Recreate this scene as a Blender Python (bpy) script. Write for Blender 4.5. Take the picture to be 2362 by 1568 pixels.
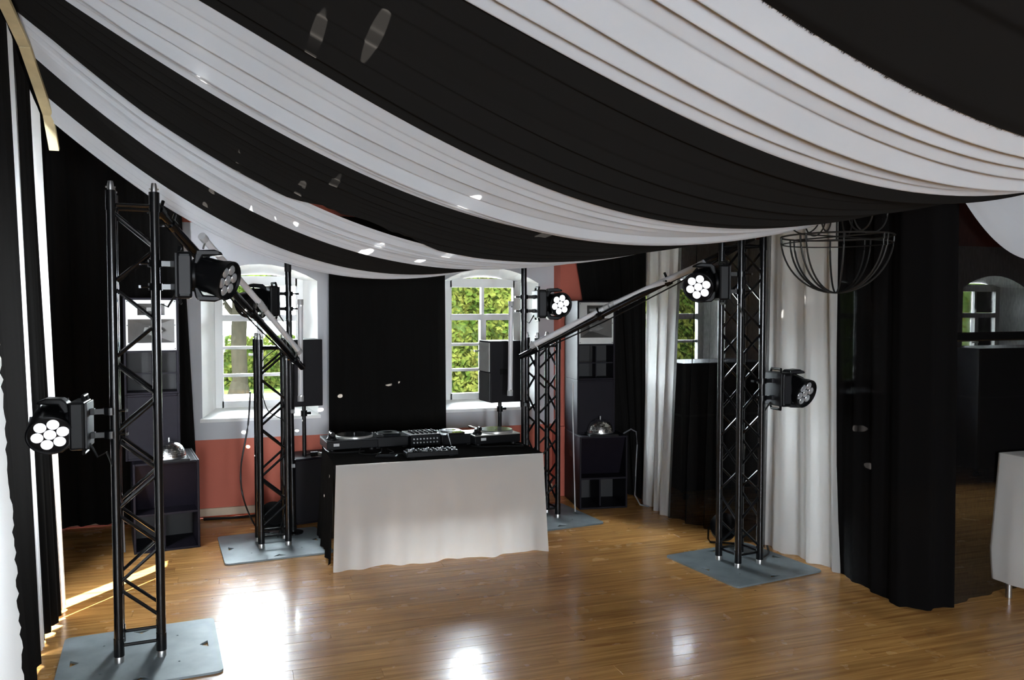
import bpy, bmesh, math, random
from mathutils import Vector, Matrix

for o in list(bpy.data.objects):
    bpy.data.objects.remove(o)
S = bpy.context.scene
COL = S.collection
PI = math.pi
R = math.radians
rnd = random.Random(7)

# ------------------------------------------------------------------ camera
cam_d = bpy.data.cameras.new('camera')
cam_d.sensor_width = 36.0
cam_d.lens = 36.0 * 1900.0 / 2362.0
cam_d.clip_start = 0.05
cam_d.clip_end = 300
cam = bpy.data.objects.new('camera', cam_d)
COL.objects.link(cam)
cam.location = (0, 0, 1.9)
cam.rotation_euler = (R(90 - 2.23), 0, R(-18.5))
S.camera = cam

# ------------------------------------------------------------------ light
S.view_settings.view_transform = 'Standard'
S.view_settings.look = 'None'
S.view_settings.gamma = 1.0
S.view_settings.use_curve_mapping = False
S.view_settings.exposure = 0.88
S.cycles.caustics_reflective = False
S.cycles.caustics_refractive = False

W = bpy.data.worlds.new('sky')
S.world = W
W.use_nodes = True
bg = W.node_tree.nodes['Background']
bg.inputs['Color'].default_value = (0.84, 0.92, 1.0, 1)
bg.inputs['Strength'].default_value = 56.0

sun_d = bpy.data.lights.new('sun', 'SUN')
sun_d.energy = 32.0
sun_d.angle = R(0.5)
sun_d.color = (1.0, 0.95, 0.87)
sun = bpy.data.objects.new('sun', sun_d)
COL.objects.link(sun)
SUN_DIR = Vector((0.63 * 0.67, 0.78 * 0.67, -0.742))      # the way the sunlight travels
sun.rotation_euler = (-SUN_DIR).to_track_quat('Z', 'Y').to_euler()
sun.location = (-6, -6, 12)

def area(name, loc, rot, sx, sy, power, color):
    d = bpy.data.lights.new(name, 'AREA')
    d.shape = 'RECTANGLE'
    d.size, d.size_y = sx, sy
    d.energy = power
    d.color = color
    o = bpy.data.objects.new(name, d)
    COL.objects.link(o)
    o.location = loc
    o.rotation_euler = rot
    return o
# daylight comes through the window openings; portals only help the sampling of the sky there
REAR_OPENINGS = (-0.6, 1.6)  # unseen openings behind the viewpoint, placed and sized to balance the light
RWW, RWZ0, RWZ1 = 0.33, 0.85, 2.35
def portal(loc, rot, sx, sy):
    area('window_portal', loc, rot, sx, sy, 1.0, (1, 1, 1)).data.cycles.is_portal = True
for xc in REAR_OPENINGS:
    portal((xc, -4.2, (RWZ0 + RWZ1) / 2), (R(90), 0, 0), 2 * RWW, RWZ1 - RWZ0)
for i in range(5):
    portal((0.21 + 2.2 * i, 8.3, 1.58), (R(-90), 0, 0), 0.82, 1.3)
portal((-1.85, 4.78, 1.57), (0, R(-90), 0), 1.32, 1.0)

# ------------------------------------------------------------------ helpers
def tag(o, label=None, cat=None, group=None, kind=None):
    if label: o['label'] = label
    if cat: o['category'] = cat
    if group: o['group'] = group
    if kind: o['kind'] = kind
    return o

def empty(name, loc=(0, 0, 0), rz=0.0, label=None, cat=None, group=None, kind=None, parent=None):
    o = bpy.data.objects.new(name, None)
    o.empty_display_size = 0.1
    COL.objects.link(o)
    o.location = loc
    o.rotation_euler = (0, 0, rz)
    o.parent = parent
    return tag(o, label, cat, group, kind)

def copy_tree(o, parent=None):
    c = o.copy()
    COL.objects.link(c)
    c.parent = parent
    for ch in list(o.children):
        copy_tree(ch, c)
    return c

def frame(d, up=Vector((0, 0, 1))):
    z = Vector(d).normalized()
    if abs(z.dot(up)) > 0.99:
        up = Vector((0, 1, 0))
    x = up.cross(z).normalized()
    y = z.cross(x)
    return x, y, z

class MB:
    def __init__(s):
        s.v = []; s.f = []
    def add(s, vs, fs, M=None):
        b = len(s.v)
        for q in vs:
            q = Vector(q)
            s.v.append(M @ q if M is not None else q)
        s.f += [tuple(b + i for i in f) for f in fs]
        return s
    def box(s, c, d, M=None):
        x, y, z = c; a, b, h = d[0] / 2, d[1] / 2, d[2] / 2
        vs = [(x + i * a, y + j * b, z + k * h) for k in (-1, 1) for j in (-1, 1) for i in (-1, 1)]
        return s.add(vs, [(0, 2, 3, 1), (4, 5, 7, 6), (0, 1, 5, 4), (2, 6, 7, 3), (0, 4, 6, 2), (1, 3, 7, 5)], M)
    def hexa(s, bot, top, M=None):
        return s.add(list(bot) + list(top), [(3, 2, 1, 0), (4, 5, 6, 7), (0, 1, 5, 4), (1, 2, 6, 5), (2, 3, 7, 6), (3, 0, 4, 7)], M)
    def cyl(s, p0, p1, r0, r1=None, n=12, caps=True, M=None):
        p0, p1 = Vector(p0), Vector(p1)
        r1 = r0 if r1 is None else r1
        x, y, z = frame(p1 - p0)
        vs = []
        for p, r in ((p0, r0), (p1, r1)):
            for i in range(n):
                a = 2 * PI * i / n
                vs.append(p + x * (r * math.cos(a)) + y * (r * math.sin(a)))
        fs = [(i, (i + 1) % n, n + (i + 1) % n, n + i) for i in range(n)]
        if caps:
            fs += [tuple(range(n - 1, -1, -1)), tuple(range(n, 2 * n))]
        return s.add(vs, fs, M)
    def tube(s, pts, r, n=8, M=None, closed=False):
        pts = [Vector(p) for p in pts]
        N = len(pts)
        vs = []
        for i, p in enumerate(pts):
            if closed:
                d = pts[(i + 1) % N] - pts[i - 1]
            else:
                d = pts[min(i + 1, N - 1)] - pts[max(i - 1, 0)]
            x, y, z = frame(d)
            for k in range(n):
                a = 2 * PI * k / n
                vs.append(p + x * (r * math.cos(a)) + y * (r * math.sin(a)))
        fs = []
        for i in range(N if closed else N - 1):
            j = (i + 1) % N
            for k in range(n):
                l = (k + 1) % n
                fs.append((i * n + k, i * n + l, j * n + l, j * n + k))
        if not closed:
            fs += [tuple(range(n - 1, -1, -1)), tuple(range((N - 1) * n, N * n))]
        return s.add(vs, fs, M)
    def lathe(s, prof, n=24, M=None):
        vs = []
        for r, z in prof:
            for i in range(n):
                a = 2 * PI * i / n
                vs.append((r * math.cos(a), r * math.sin(a), z))
        fs = []
        for k in range(len(prof) - 1):
            for i in range(n):
                j = (i + 1) % n
                fs.append((k * n + i, k * n + j, (k + 1) * n + j, (k + 1) * n + i))
        fs += [tuple(range(n - 1, -1, -1)), tuple(range((len(prof) - 1) * n, len(prof) * n))]
        return s.add(vs, fs, M)
    def prism(s, poly, z0, z1, M=None):
        n = len(poly)
        vs = [(x, y, z0) for x, y in poly] + [(x, y, z1) for x, y in poly]
        fs = [tuple(range(n - 1, -1, -1)), tuple(range(n, 2 * n))] + [(i, (i + 1) % n, n + (i + 1) % n, n + i) for i in range(n)]
        return s.add(vs, fs, M)
    def grid(s, fn, nu, nv, M=None):
        vs = [fn(i / nu, j / nv) for j in range(nv + 1) for i in range(nu + 1)]
        w = nu + 1
        fs = [(j * w + i, j * w + i + 1, (j + 1) * w + i + 1, (j + 1) * w + i) for j in range(nv) for i in range(nu)]
        return s.add(vs, fs, M)
    def mesh(s, name, mat, smooth=False):
        me = bpy.data.meshes.new(name)
        me.from_pydata([tuple(v) for v in s.v], [], s.f)
        if smooth:
            me.polygons.foreach_set('use_smooth', [True] * len(me.polygons))
            if smooth != 'all':
                try:
                    me.set_sharp_from_angle(angle=R(40))
                except Exception:
                    pass
        me.materials.append(mat)
        me.update()
        return me
    def build(s, name, mat, parent=None, smooth=False, bevel=0.0, loc=None):
        o = bpy.data.objects.new(name, s.mesh(name, mat, smooth))
        COL.objects.link(o)
        o.parent = parent
        if loc: o.location = loc
        if bevel:
            b = o.modifiers.new('bevel', 'BEVEL')
            b.width = bevel; b.segments = 2; b.limit_method = 'ANGLE'; b.angle_limit = R(40)
        return o

def inst(name, me, parent, loc=(0, 0, 0)):
    o = bpy.data.objects.new(name, me)
    COL.objects.link(o)
    o.parent = parent
    o.location = loc
    return o

# ------------------------------------------------------------------ materials
def new_mat(name):
    m = bpy.data.materials.new(name)
    m.use_nodes = True
    nt = m.node_tree
    return m, nt, nt.nodes, nt.links, nt.nodes['Principled BSDF']

def mat(name, col, rough=0.5, metal=0.0, spec=0.5, noise=0.0, nscale=20.0, bump=0.0, coat=0.0, emis=None, estr=0.0, sheen=0.0):
    m, nt, N, L, p = new_mat(name)
    p.inputs['Base Color'].default_value = (*col, 1)
    p.inputs['Roughness'].default_value = rough
    p.inputs['Metallic'].default_value = metal
    p.inputs['Specular IOR Level'].default_value = spec
    p.inputs['Coat Weight'].default_value = coat
    p.inputs['Sheen Weight'].default_value = sheen
    if emis:
        p.inputs['Emission Color'].default_value = (*emis, 1)
        p.inputs['Emission Strength'].default_value = estr
    if noise or bump:
        tc = N.new('ShaderNodeTexCoord')
        nz = N.new('ShaderNodeTexNoise')
        nz.inputs['Scale'].default_value = nscale
        nz.inputs['Detail'].default_value = 5
        L.new(tc.outputs['Object'], nz.inputs['Vector'])
        if noise:
            mx = N.new('ShaderNodeMix'); mx.data_type = 'RGBA'
            mx.inputs[6].default_value = (*[c * (1 - noise) for c in col], 1)
            mx.inputs[7].default_value = (*[min(1, c * (1 + noise)) for c in col], 1)
            L.new(nz.outputs['Fac'], mx.inputs[0])
            L.new(mx.outputs[2], p.inputs['Base Color'])
        if bump:
            bp = N.new('ShaderNodeBump')
            bp.inputs['Strength'].default_value = bump
            bp.inputs['Distance'].default_value = 0.01
            L.new(nz.outputs['Fac'], bp.inputs['Height'])
            L.new(bp.outputs['Normal'], p.inputs['Normal'])
    return m

def cloth(name, col, transl=0.0, transp=0.0, tcol=None, weave=420.0):
    m = bpy.data.materials.new(name)
    m.use_nodes = True
    nt = m.node_tree; N = nt.nodes; L = nt.links
    N.clear()
    out = N.new('ShaderNodeOutputMaterial')
    tc = N.new('ShaderNodeTexCoord')
    nz = N.new('ShaderNodeTexNoise'); nz.inputs['Scale'].default_value = weave; nz.inputs['Detail'].default_value = 2
    L.new(tc.outputs['Object'], nz.inputs['Vector'])
    big = N.new('ShaderNodeTexNoise'); big.inputs['Scale'].default_value = 2.3
    L.new(tc.outputs['Object'], big.inputs['Vector'])
    mx = N.new('ShaderNodeMix'); mx.data_type = 'RGBA'
    mx.inputs[6].default_value = (*[c * 0.9 for c in col], 1)
    mx.inputs[7].default_value = (*[min(1, c * 1.06) for c in col], 1)
    L.new(big.outputs['Fac'], mx.inputs[0])
    bp = N.new('ShaderNodeBump'); bp.inputs['Strength'].default_value = 0.15; bp.inputs['Distance'].default_value = 0.002
    L.new(nz.outputs['Fac'], bp.inputs['Height'])
    df = N.new('ShaderNodeBsdfDiffuse'); df.inputs['Roughness'].default_value = 0.6
    L.new(mx.outputs[2], df.inputs['Color']); L.new(bp.outputs['Normal'], df.inputs['Normal'])
    cur = df.outputs[0]
    if transl:
        t = N.new('ShaderNodeBsdfTranslucent')
        t.inputs['Color'].default_value = (*(tcol or col), 1)
        ms = N.new('ShaderNodeMixShader'); ms.inputs[0].default_value = transl
        L.new(cur, ms.inputs[1]); L.new(t.outputs[0], ms.inputs[2]); cur = ms.outputs[0]
    if transp:
        t = N.new('ShaderNodeBsdfTransparent')
        ms = N.new('ShaderNodeMixShader')
        mp = N.new('ShaderNodeMapRange')
        mp.inputs['To Min'].default_value = transp * 0.6
        mp.inputs['To Max'].default_value = transp * 1.4
        w2 = N.new('ShaderNodeTexNoise'); w2.inputs['Scale'].default_value = 90; w2.inputs['Detail'].default_value = 3
        mpg = N.new('ShaderNodeMapping'); mpg.inputs['Scale'].default_value = (1, 1, 0.25)
        L.new(tc.outputs['Object'], mpg.inputs['Vector']); L.new(mpg.outputs[0], w2.inputs['Vector'])
        L.new(w2.outputs['Fac'], mp.inputs['Value'])
        L.new(mp.outputs[0], ms.inputs[0])
        L.new(cur, ms.inputs[1]); L.new(t.outputs[0], ms.inputs[2]); cur = ms.outputs[0]
    L.new(cur, out.inputs['Surface'])
    return m

def wood_floor():
    m, nt, N, L, p = new_mat('varnished_pine')
    tc = N.new('ShaderNodeTexCoord')
    oi = N.new('ShaderNodeObjectInfo')
    ad = N.new('ShaderNodeVectorMath'); ad.operation = 'ADD'
    cb = N.new('ShaderNodeCombineXYZ')
    mu = N.new('ShaderNodeMath'); mu.operation = 'MULTIPLY'; mu.inputs[1].default_value = 37.0
    L.new(oi.outputs['Random'], mu.inputs[0]); L.new(mu.outputs[0], cb.inputs['Z']); L.new(mu.outputs[0], cb.inputs['X'])
    L.new(tc.outputs['Object'], ad.inputs[0]); L.new(cb.outputs[0], ad.inputs[1])
    mp = N.new('ShaderNodeMapping'); mp.inputs['Scale'].default_value = (1.2, 22, 6)
    L.new(ad.outputs[0], mp.inputs['Vector'])
    g = N.new('ShaderNodeTexNoise'); g.inputs['Scale'].default_value = 1.6; g.inputs['Detail'].default_value = 6; g.inputs['Distortion'].default_value = 0.4
    L.new(mp.outputs[0], g.inputs['Vector'])
    r = N.new('ShaderNodeValToRGB')
    r.color_ramp.elements[0].position = 0.30; r.color_ramp.elements[0].color = (0.36, 0.158, 0.045, 1)
    r.color_ramp.elements[1].position = 0.72; r.color_ramp.elements[1].color = (0.70, 0.375, 0.118, 1)
    L.new(g.outputs['Fac'], r.inputs['Fac'])
    # board to board tone
    hs = N.new('ShaderNodeHueSaturation')
    mr = N.new('ShaderNodeMapRange'); mr.inputs['To Min'].default_value = 0.88; mr.inputs['To Max'].default_value = 1.08
    L.new(oi.outputs['Random'], mr.inputs['Value']); L.new(mr.outputs[0], hs.inputs['Value'])
    L.new(r.outputs['Color'], hs.inputs['Color'])
    # knots and dark scuffs
    mp2 = N.new('ShaderNodeMapping'); mp2.inputs['Scale'].default_value = (2.2, 5.5, 1)
    L.new(ad.outputs[0], mp2.inputs['Vector'])
    vo = N.new('ShaderNodeTexVoronoi'); vo.inputs['Scale'].default_value = 1.6
    L.new(mp2.outputs[0], vo.inputs['Vector'])
    rk = N.new('ShaderNodeValToRGB')
    rk.color_ramp.elements[0].position = 0.02; rk.color_ramp.elements[0].color = (1, 1, 1, 1)
    rk.color_ramp.elements[1].position = 0.05; rk.color_ramp.elements[1].color = (0, 0, 0, 1)
    L.new(vo.outputs['Distance'], rk.inputs['Fac'])
    mk = N.new('ShaderNodeMix'); mk.data_type = 'RGBA'
    mk.inputs[7].default_value = (0.06, 0.028, 0.012, 1)
    L.new(rk.outputs['Color'], mk.inputs[0]); L.new(hs.outputs['Color'], mk.inputs[6])
    L.new(mk.outputs[2], p.inputs['Base Color'])
    rn = N.new('ShaderNodeTexNoise'); rn.inputs['Scale'].default_value = 5.0; rn.inputs['Detail'].default_value = 4
    L.new(ad.outputs[0], rn.inputs['Vector'])
    rr = N.new('ShaderNodeMapRange'); rr.inputs['To Min'].default_value = 0.16; rr.inputs['To Max'].default_value = 0.34
    L.new(rn.outputs['Fac'], rr.inputs['Value']); L.new(rr.outputs[0], p.inputs['Roughness'])
    b = N.new('ShaderNodeBump'); b.inputs['Strength'].default_value = 0.03; b.inputs['Distance'].default_value = 0.002
    L.new(g.outputs['Fac'], b.inputs['Height']); L.new(b.outputs['Normal'], p.inputs['Normal'])
    p.inputs['Specular IOR Level'].default_value = 0.27
    p.inputs['Coat Weight'].default_value = 0.14
    p.inputs['Coat Roughness'].default_value = 0.08
    return m

def wall_paint():
    # terracotta dado up to 0.71 m, pale grey above, terracotta frieze from 2.66 m
    m, nt, N, L, p = new_mat('painted_plaster')
    ge = N.new('ShaderNodeNewGeometry')
    sp = N.new('ShaderNodeSeparateXYZ')
    L.new(ge.outputs['Position'], sp.inputs[0])
    a = N.new('ShaderNodeMath'); a.operation = 'LESS_THAN'; a.inputs[1].default_value = 0.71
    b = N.new('ShaderNodeMath'); b.operation = 'GREATER_THAN'; b.inputs[1].default_value = 2.66
    c = N.new('ShaderNodeMath'); c.operation = 'MAXIMUM'
    L.new(sp.outputs['Z'], a.inputs[0]); L.new(sp.outputs['Z'], b.inputs[0])
    L.new(a.outputs[0], c.inputs[0]); L.new(b.outputs[0], c.inputs[1])
    nz = N.new('ShaderNodeTexNoise'); nz.inputs['Scale'].default_value = 3.0; nz.inputs['Detail'].default_value = 6
    L.new(ge.outputs['Position'], nz.inputs['Vector'])
    mx = N.new('ShaderNodeMix'); mx.data_type = 'RGBA'
    mx.inputs[6].default_value = (0.60, 0.60, 0.62, 1)
    mx.inputs[7].default_value = (0.56, 0.150, 0.100, 1)
    L.new(c.outputs[0], mx.inputs[0])
    hs = N.new('ShaderNodeHueSaturation')
    mr = N.new('ShaderNodeMapRange'); mr.inputs['To Min'].default_value = 0.92; mr.inputs['To Max'].default_value = 1.05
    L.new(nz.outputs['Fac'], mr.inputs['Value']); L.new(mr.outputs[0], hs.inputs['Value'])
    L.new(mx.outputs[2], hs.inputs['Color'])
    L.new(hs.outputs['Color'], p.inputs['Base Color'])
    p.inputs['Roughness'].default_value = 0.85
    return m

def glass_mat():
    m = bpy.data.materials.new('window_glass')
    m.use_nodes = True
    nt = m.node_tree; N = nt.nodes; L = nt.links
    N.clear()
    out = N.new('ShaderNodeOutputMaterial')
    t = N.new('ShaderNodeBsdfTransparent'); t.inputs['Color'].default_value = (0.96, 0.98, 0.97, 1)
    g = N.new('ShaderNodeBsdfGlossy'); g.inputs['Roughness'].default_value = 0.02
    fr = N.new('ShaderNodeFresnel'); fr.inputs['IOR'].default_value = 1.35
    ms = N.new('ShaderNodeMixShader')
    L.new(fr.outputs[0], ms.inputs[0]); L.new(t.outputs[0], ms.inputs[1]); L.new(g.outputs[0], ms.inputs[2])
    L.new(ms.outputs[0], out.inputs['Surface'])
    return m

def leaf_mat(name, c0, c1):
    m = bpy.data.materials.new(name)
    m.use_nodes = True
    nt = m.node_tree; N = nt.nodes; L = nt.links
    N.clear()
    out = N.new('ShaderNodeOutputMaterial')
    tc = N.new('ShaderNodeTexCoord')
    nz = N.new('ShaderNodeTexNoise'); nz.inputs['Scale'].default_value = 5.0; nz.inputs['Detail'].default_value = 3
    L.new(tc.outputs['Object'], nz.inputs['Vector'])
    r = N.new('ShaderNodeValToRGB')
    r.color_ramp.elements[0].position = 0.35; r.color_ramp.elements[0].color = (*c0, 1)
    r.color_ramp.elements[1].position = 0.65; r.color_ramp.elements[1].color = (*c1, 1)
    L.new(nz.outputs['Fac'], r.inputs['Fac'])
    d = N.new('ShaderNodeBsdfDiffuse'); t = N.new('ShaderNodeBsdfTranslucent')
    L.new(r.outputs['Color'], d.inputs['Color']); L.new(r.outputs['Color'], t.inputs['Color'])
    ms = N.new('ShaderNodeMixShader'); ms.inputs[0].default_value = 0.35
    L.new(d.outputs[0], ms.inputs[1]); L.new(t.outputs[0], ms.inputs[2])
    L.new(ms.outputs[0], out.inputs['Surface'])
    return m

M_FLOOR = wood_floor()
M_SUB = mat('dark_subfloor', (0.05, 0.028, 0.014), 0.8)
M_WALL = wall_paint()
M_DARKWALL = mat('dark_side_wall', (0.10, 0.09, 0.09), 0.9, noise=0.1, nscale=3)
M_PLAINWALL = mat('plain_hall_wall', (0.55, 0.52, 0.50), 0.9, noise=0.05, nscale=3)
M_REVEAL = mat('white_reveal_paint', (0.90, 0.90, 0.88), 0.7, noise=0.03, nscale=6)
M_FRAME = mat('white_window_paint', (0.86, 0.86, 0.84), 0.4)
M_GLASS = glass_mat()
M_BASE = mat('pale_pine', (0.55, 0.42, 0.30), 0.6, noise=0.2, nscale=9)
M_BEAM = mat('raw_batten_wood', (0.62, 0.52, 0.30), 0.7, noise=0.22, nscale=14, bump=0.2)
M_BLACK = cloth('black_molton', (0.011, 0.0103, 0.0098), transl=0.06)
M_BLACKC = cloth('black_ceiling_cloth', (0.016, 0.015, 0.0142), transl=0.15)
M_SHEER = cloth('thin_black_cloth', (0.011, 0.0105, 0.010), transl=0.05, transp=0.26)
M_SHEER2 = cloth('dense_black_cloth', (0.0065, 0.006, 0.006), transl=0.03, transp=0.002)
M_SHEER3 = cloth('fine_black_voile', (0.0055, 0.005, 0.005), transl=0.03, transp=0.13)
M_WHITE = cloth('white_cotton', (0.88, 0.87, 0.85), transl=0.58)
M_WHITEL = cloth('thick_white_cotton', (0.66, 0.655, 0.64), transl=0.16)
M_WHITEC = cloth('white_ceiling_cloth', (0.68, 0.70, 0.73), transl=0.25)
M_WHITET = cloth('white_table_cotton', (0.88, 0.85, 0.81), transl=0.5)
M_TRUSS = mat('black_painted_aluminium', (0.004, 0.004, 0.0045), 0.22, spec=0.45)
M_STEEL = mat('worn_silver', (0.55, 0.55, 0.54), 0.35, 1.0, noise=0.2, nscale=30)
M_PLATE = mat('galvanised_plate', (0.185, 0.22, 0.235), 0.5, 0.2, noise=0.45, nscale=7, bump=0.05)
M_PLASTIC = mat('black_plastic', (0.0045, 0.0045, 0.005), 0.38, spec=0.16)
M_GREYPL = mat('dark_grey_plastic', (0.018, 0.018, 0.02), 0.5, spec=0.3)
M_LENS_GLINT = mat('white_lens_glint', (0.9, 0.9, 0.95), 0.15, emis=(0.92, 0.95, 1.0), estr=0.7)  # emission stands in for light reflected in the lens glass
M_LENS = mat('clear_lens', (0.55, 0.57, 0.60), 0.05, 0.6, spec=0.9)
M_LENSDARK = mat('dark_front_glass', (0.01, 0.012, 0.014), 0.06, spec=0.9, coat=0.5)
M_LEDTUBE = mat('frosted_tube', (0.74, 0.74, 0.76), 0.35)
M_LEDCAP = mat('pale_cap', (0.45, 0.45, 0.45), 0.4)
M_CAB = mat('black_purple_cabinet', (0.0085, 0.007, 0.011), 0.5, spec=0.12, noise=0.2, nscale=12)
M_CABIN = mat('cabinet_inside', (0.008, 0.007, 0.008), 0.6)
M_HORN = mat('grey_silver_horn', (0.52, 0.52, 0.50), 0.45, 0.3, noise=0.15, nscale=10)
M_HORNIN = mat('horn_throat', (0.20, 0.19, 0.18), 0.5, 0.3, noise=0.25, nscale=10)
M_GRILLE = mat('speaker_grille', (0.09, 0.09, 0.09), 0.6, 0.3, noise=0.3, nscale=120)
M_CHAR = mat('charcoal_speaker_paint', (0.012, 0.011, 0.013), 0.6, spec=0.15)
M_MIRROR = mat('mirror_tile', (0.95, 0.95, 0.93), 0.20, 1.0)
M_RUBBER = mat('black_rubber', (0.006, 0.006, 0.006), 0.45, spec=0.3)
M_DECK = mat('graphite_plinth', (0.16, 0.155, 0.15), 0.35, 0.4)
M_SILVERDECK = mat('pale_metal_top', (0.62, 0.61, 0.58), 0.3, 0.7)
M_VINYL = mat('record_black', (0.015, 0.015, 0.016), 0.22, spec=0.6)
M_WIRE = mat('blackened_iron', (0.018, 0.017, 0.016), 0.5, 0.3)
M_LABEL = mat('pale_sticker', (0.55, 0.55, 0.55), 0.5)
M_GREYCAB = mat('grey_cable', (0.12, 0.12, 0.13), 0.5)
M_PURPLE = mat('violet_strap', (0.10, 0.08, 0.14), 0.6)
M_TABLE = mat('table_board', (0.20, 0.14, 0.09), 0.6)
M_GRASS = mat('lawn_green', (0.022, 0.038, 0.009), 0.9, spec=0.0, noise=0.4, nscale=2)
M_PATH = mat('pale_gravel', (0.55, 0.53, 0.48), 0.9, spec=0.0, noise=0.1, nscale=8)
M_BARK = mat('tree_bark', (0.0055, 0.005, 0.0036), 0.9, spec=0.0, noise=0.4, nscale=9, bump=0.5)
M_HEDGE = leaf_mat('hedge_leaves', (0.008, 0.0145, 0.0024), (0.026, 0.0285, 0.006))
M_HCORE = mat('hedge_core', (0.02, 0.032, 0.008), 0.9, spec=0.0)
M_LEAF2 = leaf_mat('tree_leaves', (0.008, 0.0145, 0.0024), (0.022, 0.030, 0.006))

# ------------------------------------------------------------------ room shell
X0, X1, Y0, Y1, ZC = -1.62, 10.6, -4.0, 7.88, 4.2

floor = MB().box(((X0 + X1) / 2, (Y0 + Y1) / 2, -0.075), (X1 - X0 + 0.6, Y1 - Y0 + 0.6, 0.11)).build('floor', M_SUB)
tag(floor, 'varnished pine plank floor of the hall', 'floor', kind='structure')
ROWW = 0.12
rr = random.Random(3)
y = 2.0
row = 0
plank_cache = {}
while y < Y1 - 0.01:
    w = min(ROWW, Y1 - y)
    xs = [X0]
    x = X0 - rr.uniform(0, 2.2)
    while True:
        x += rr.choice((2.6, 3.1, 3.6))
        if x > X1 - 0.4: break
        if x > X0 + 0.4: xs.append(x)
    xs.append(X1)
    for a, b in zip(xs[:-1], xs[1:]):
        key = (round(b - a, 3), round(w, 3))
        if key not in plank_cache:
            m = MB()
            l, ww, t, c = (b - a) - 0.0008, w - 0.0009, 0.018, 0.0007
            bot = [(-l / 2, -ww / 2, -t), (l / 2, -ww / 2, -t), (l / 2, ww / 2, -t), (-l / 2, ww / 2, -t)]
            mid = [(q[0], q[1], -c) for q in bot]
            top = [(q[0] * (1 - 2 * c / l), q[1] * (1 - 2 * c / ww), 0) for q in bot]
            m.add(bot + mid + top, [(3, 2, 1, 0), (8, 9, 10, 11)] + [(i, (i + 1) % 4, 4 + (i + 1) % 4, 4 + i) for i in range(4)] + [(4 + i, 4 + (i + 1) % 4, 8 + (i + 1) % 4, 8 + i) for i in range(4)])
            plank_cache[key] = m.mesh('plank', M_FLOOR)
        o = inst('plank', plank_cache[key], floor, ((a + b) / 2, y + w / 2, rr.uniform(-0.0006, 0.0)))
        o.rotation_euler = (rr.uniform(-0.0015, 0.0015), 0, 0)
    y += ROWW
    row += 1
o = MB().box(((X0 + X1) / 2, (Y0 + 2.0) / 2, -0.01), (X1 - X0, 2.0 - Y0 - 0.003, 0.018)).build('floorboard_area', M_FLOOR, floor)
tag(o, kind='stuff')

# ---- rear (far) wall with five arched windows
WX = [0.21 + 2.2 * i for i in range(5)]
ZS, ZSP, ZAP = 0.90, 2.15, 2.30          # sill, arch spring, arch apex
HW = 0.51
def arch(hw, zs, zsp, zap, n=10):
    pts = [(-hw, zs), (-hw, zsp)]
    for i in range(1, n):
        t = -1 + 2 * i / n
        pts.append((hw * t, zsp + (zap - zsp) * (1 - t * t)))
    pts += [(hw, zsp), (hw, zs)]
    return pts
inner = arch(HW, ZS, ZSP, ZAP)
outer = arch(0.395, 0.965, 2.165, 2.215)

wb = MB()
edges = [X0 - 0.3]
for xc in WX: edges += [xc - HW, xc + HW]
edges.append(X1 + 0.3)
def quad(m, x0, z0, x1, z1, yy):
    m.add([(x0, yy, z0), (x1, yy, z0), (x1, yy, z1), (x0, yy, z1)], [(0, 1, 2, 3)])
for i in range(0, len(edges), 2):
    quad(wb, edges[i], 0, edges[i + 1], ZC, Y1)
    quad(wb, edges[i], 0, edges[i + 1], ZC, Y1 + 0.36)
for xc in WX:
    quad(wb, xc - HW, 0, xc + HW, ZS, Y1)
    top = inner[1:-1]
    for (a, za), (b, zb) in zip(top[:-1], top[1:]):
        wb.add([(xc + a, Y1, za), (xc + b, Y1, zb), (xc + b, Y1, ZC), (xc + a, Y1, ZC)], [(0, 1, 2, 3)])
wall_back = wb.build('wall_back', M_WALL)
tag(wall_back, 'back wall with terracotta dado, pale grey plaster and arched windows', 'wall', kind='structure')

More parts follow.
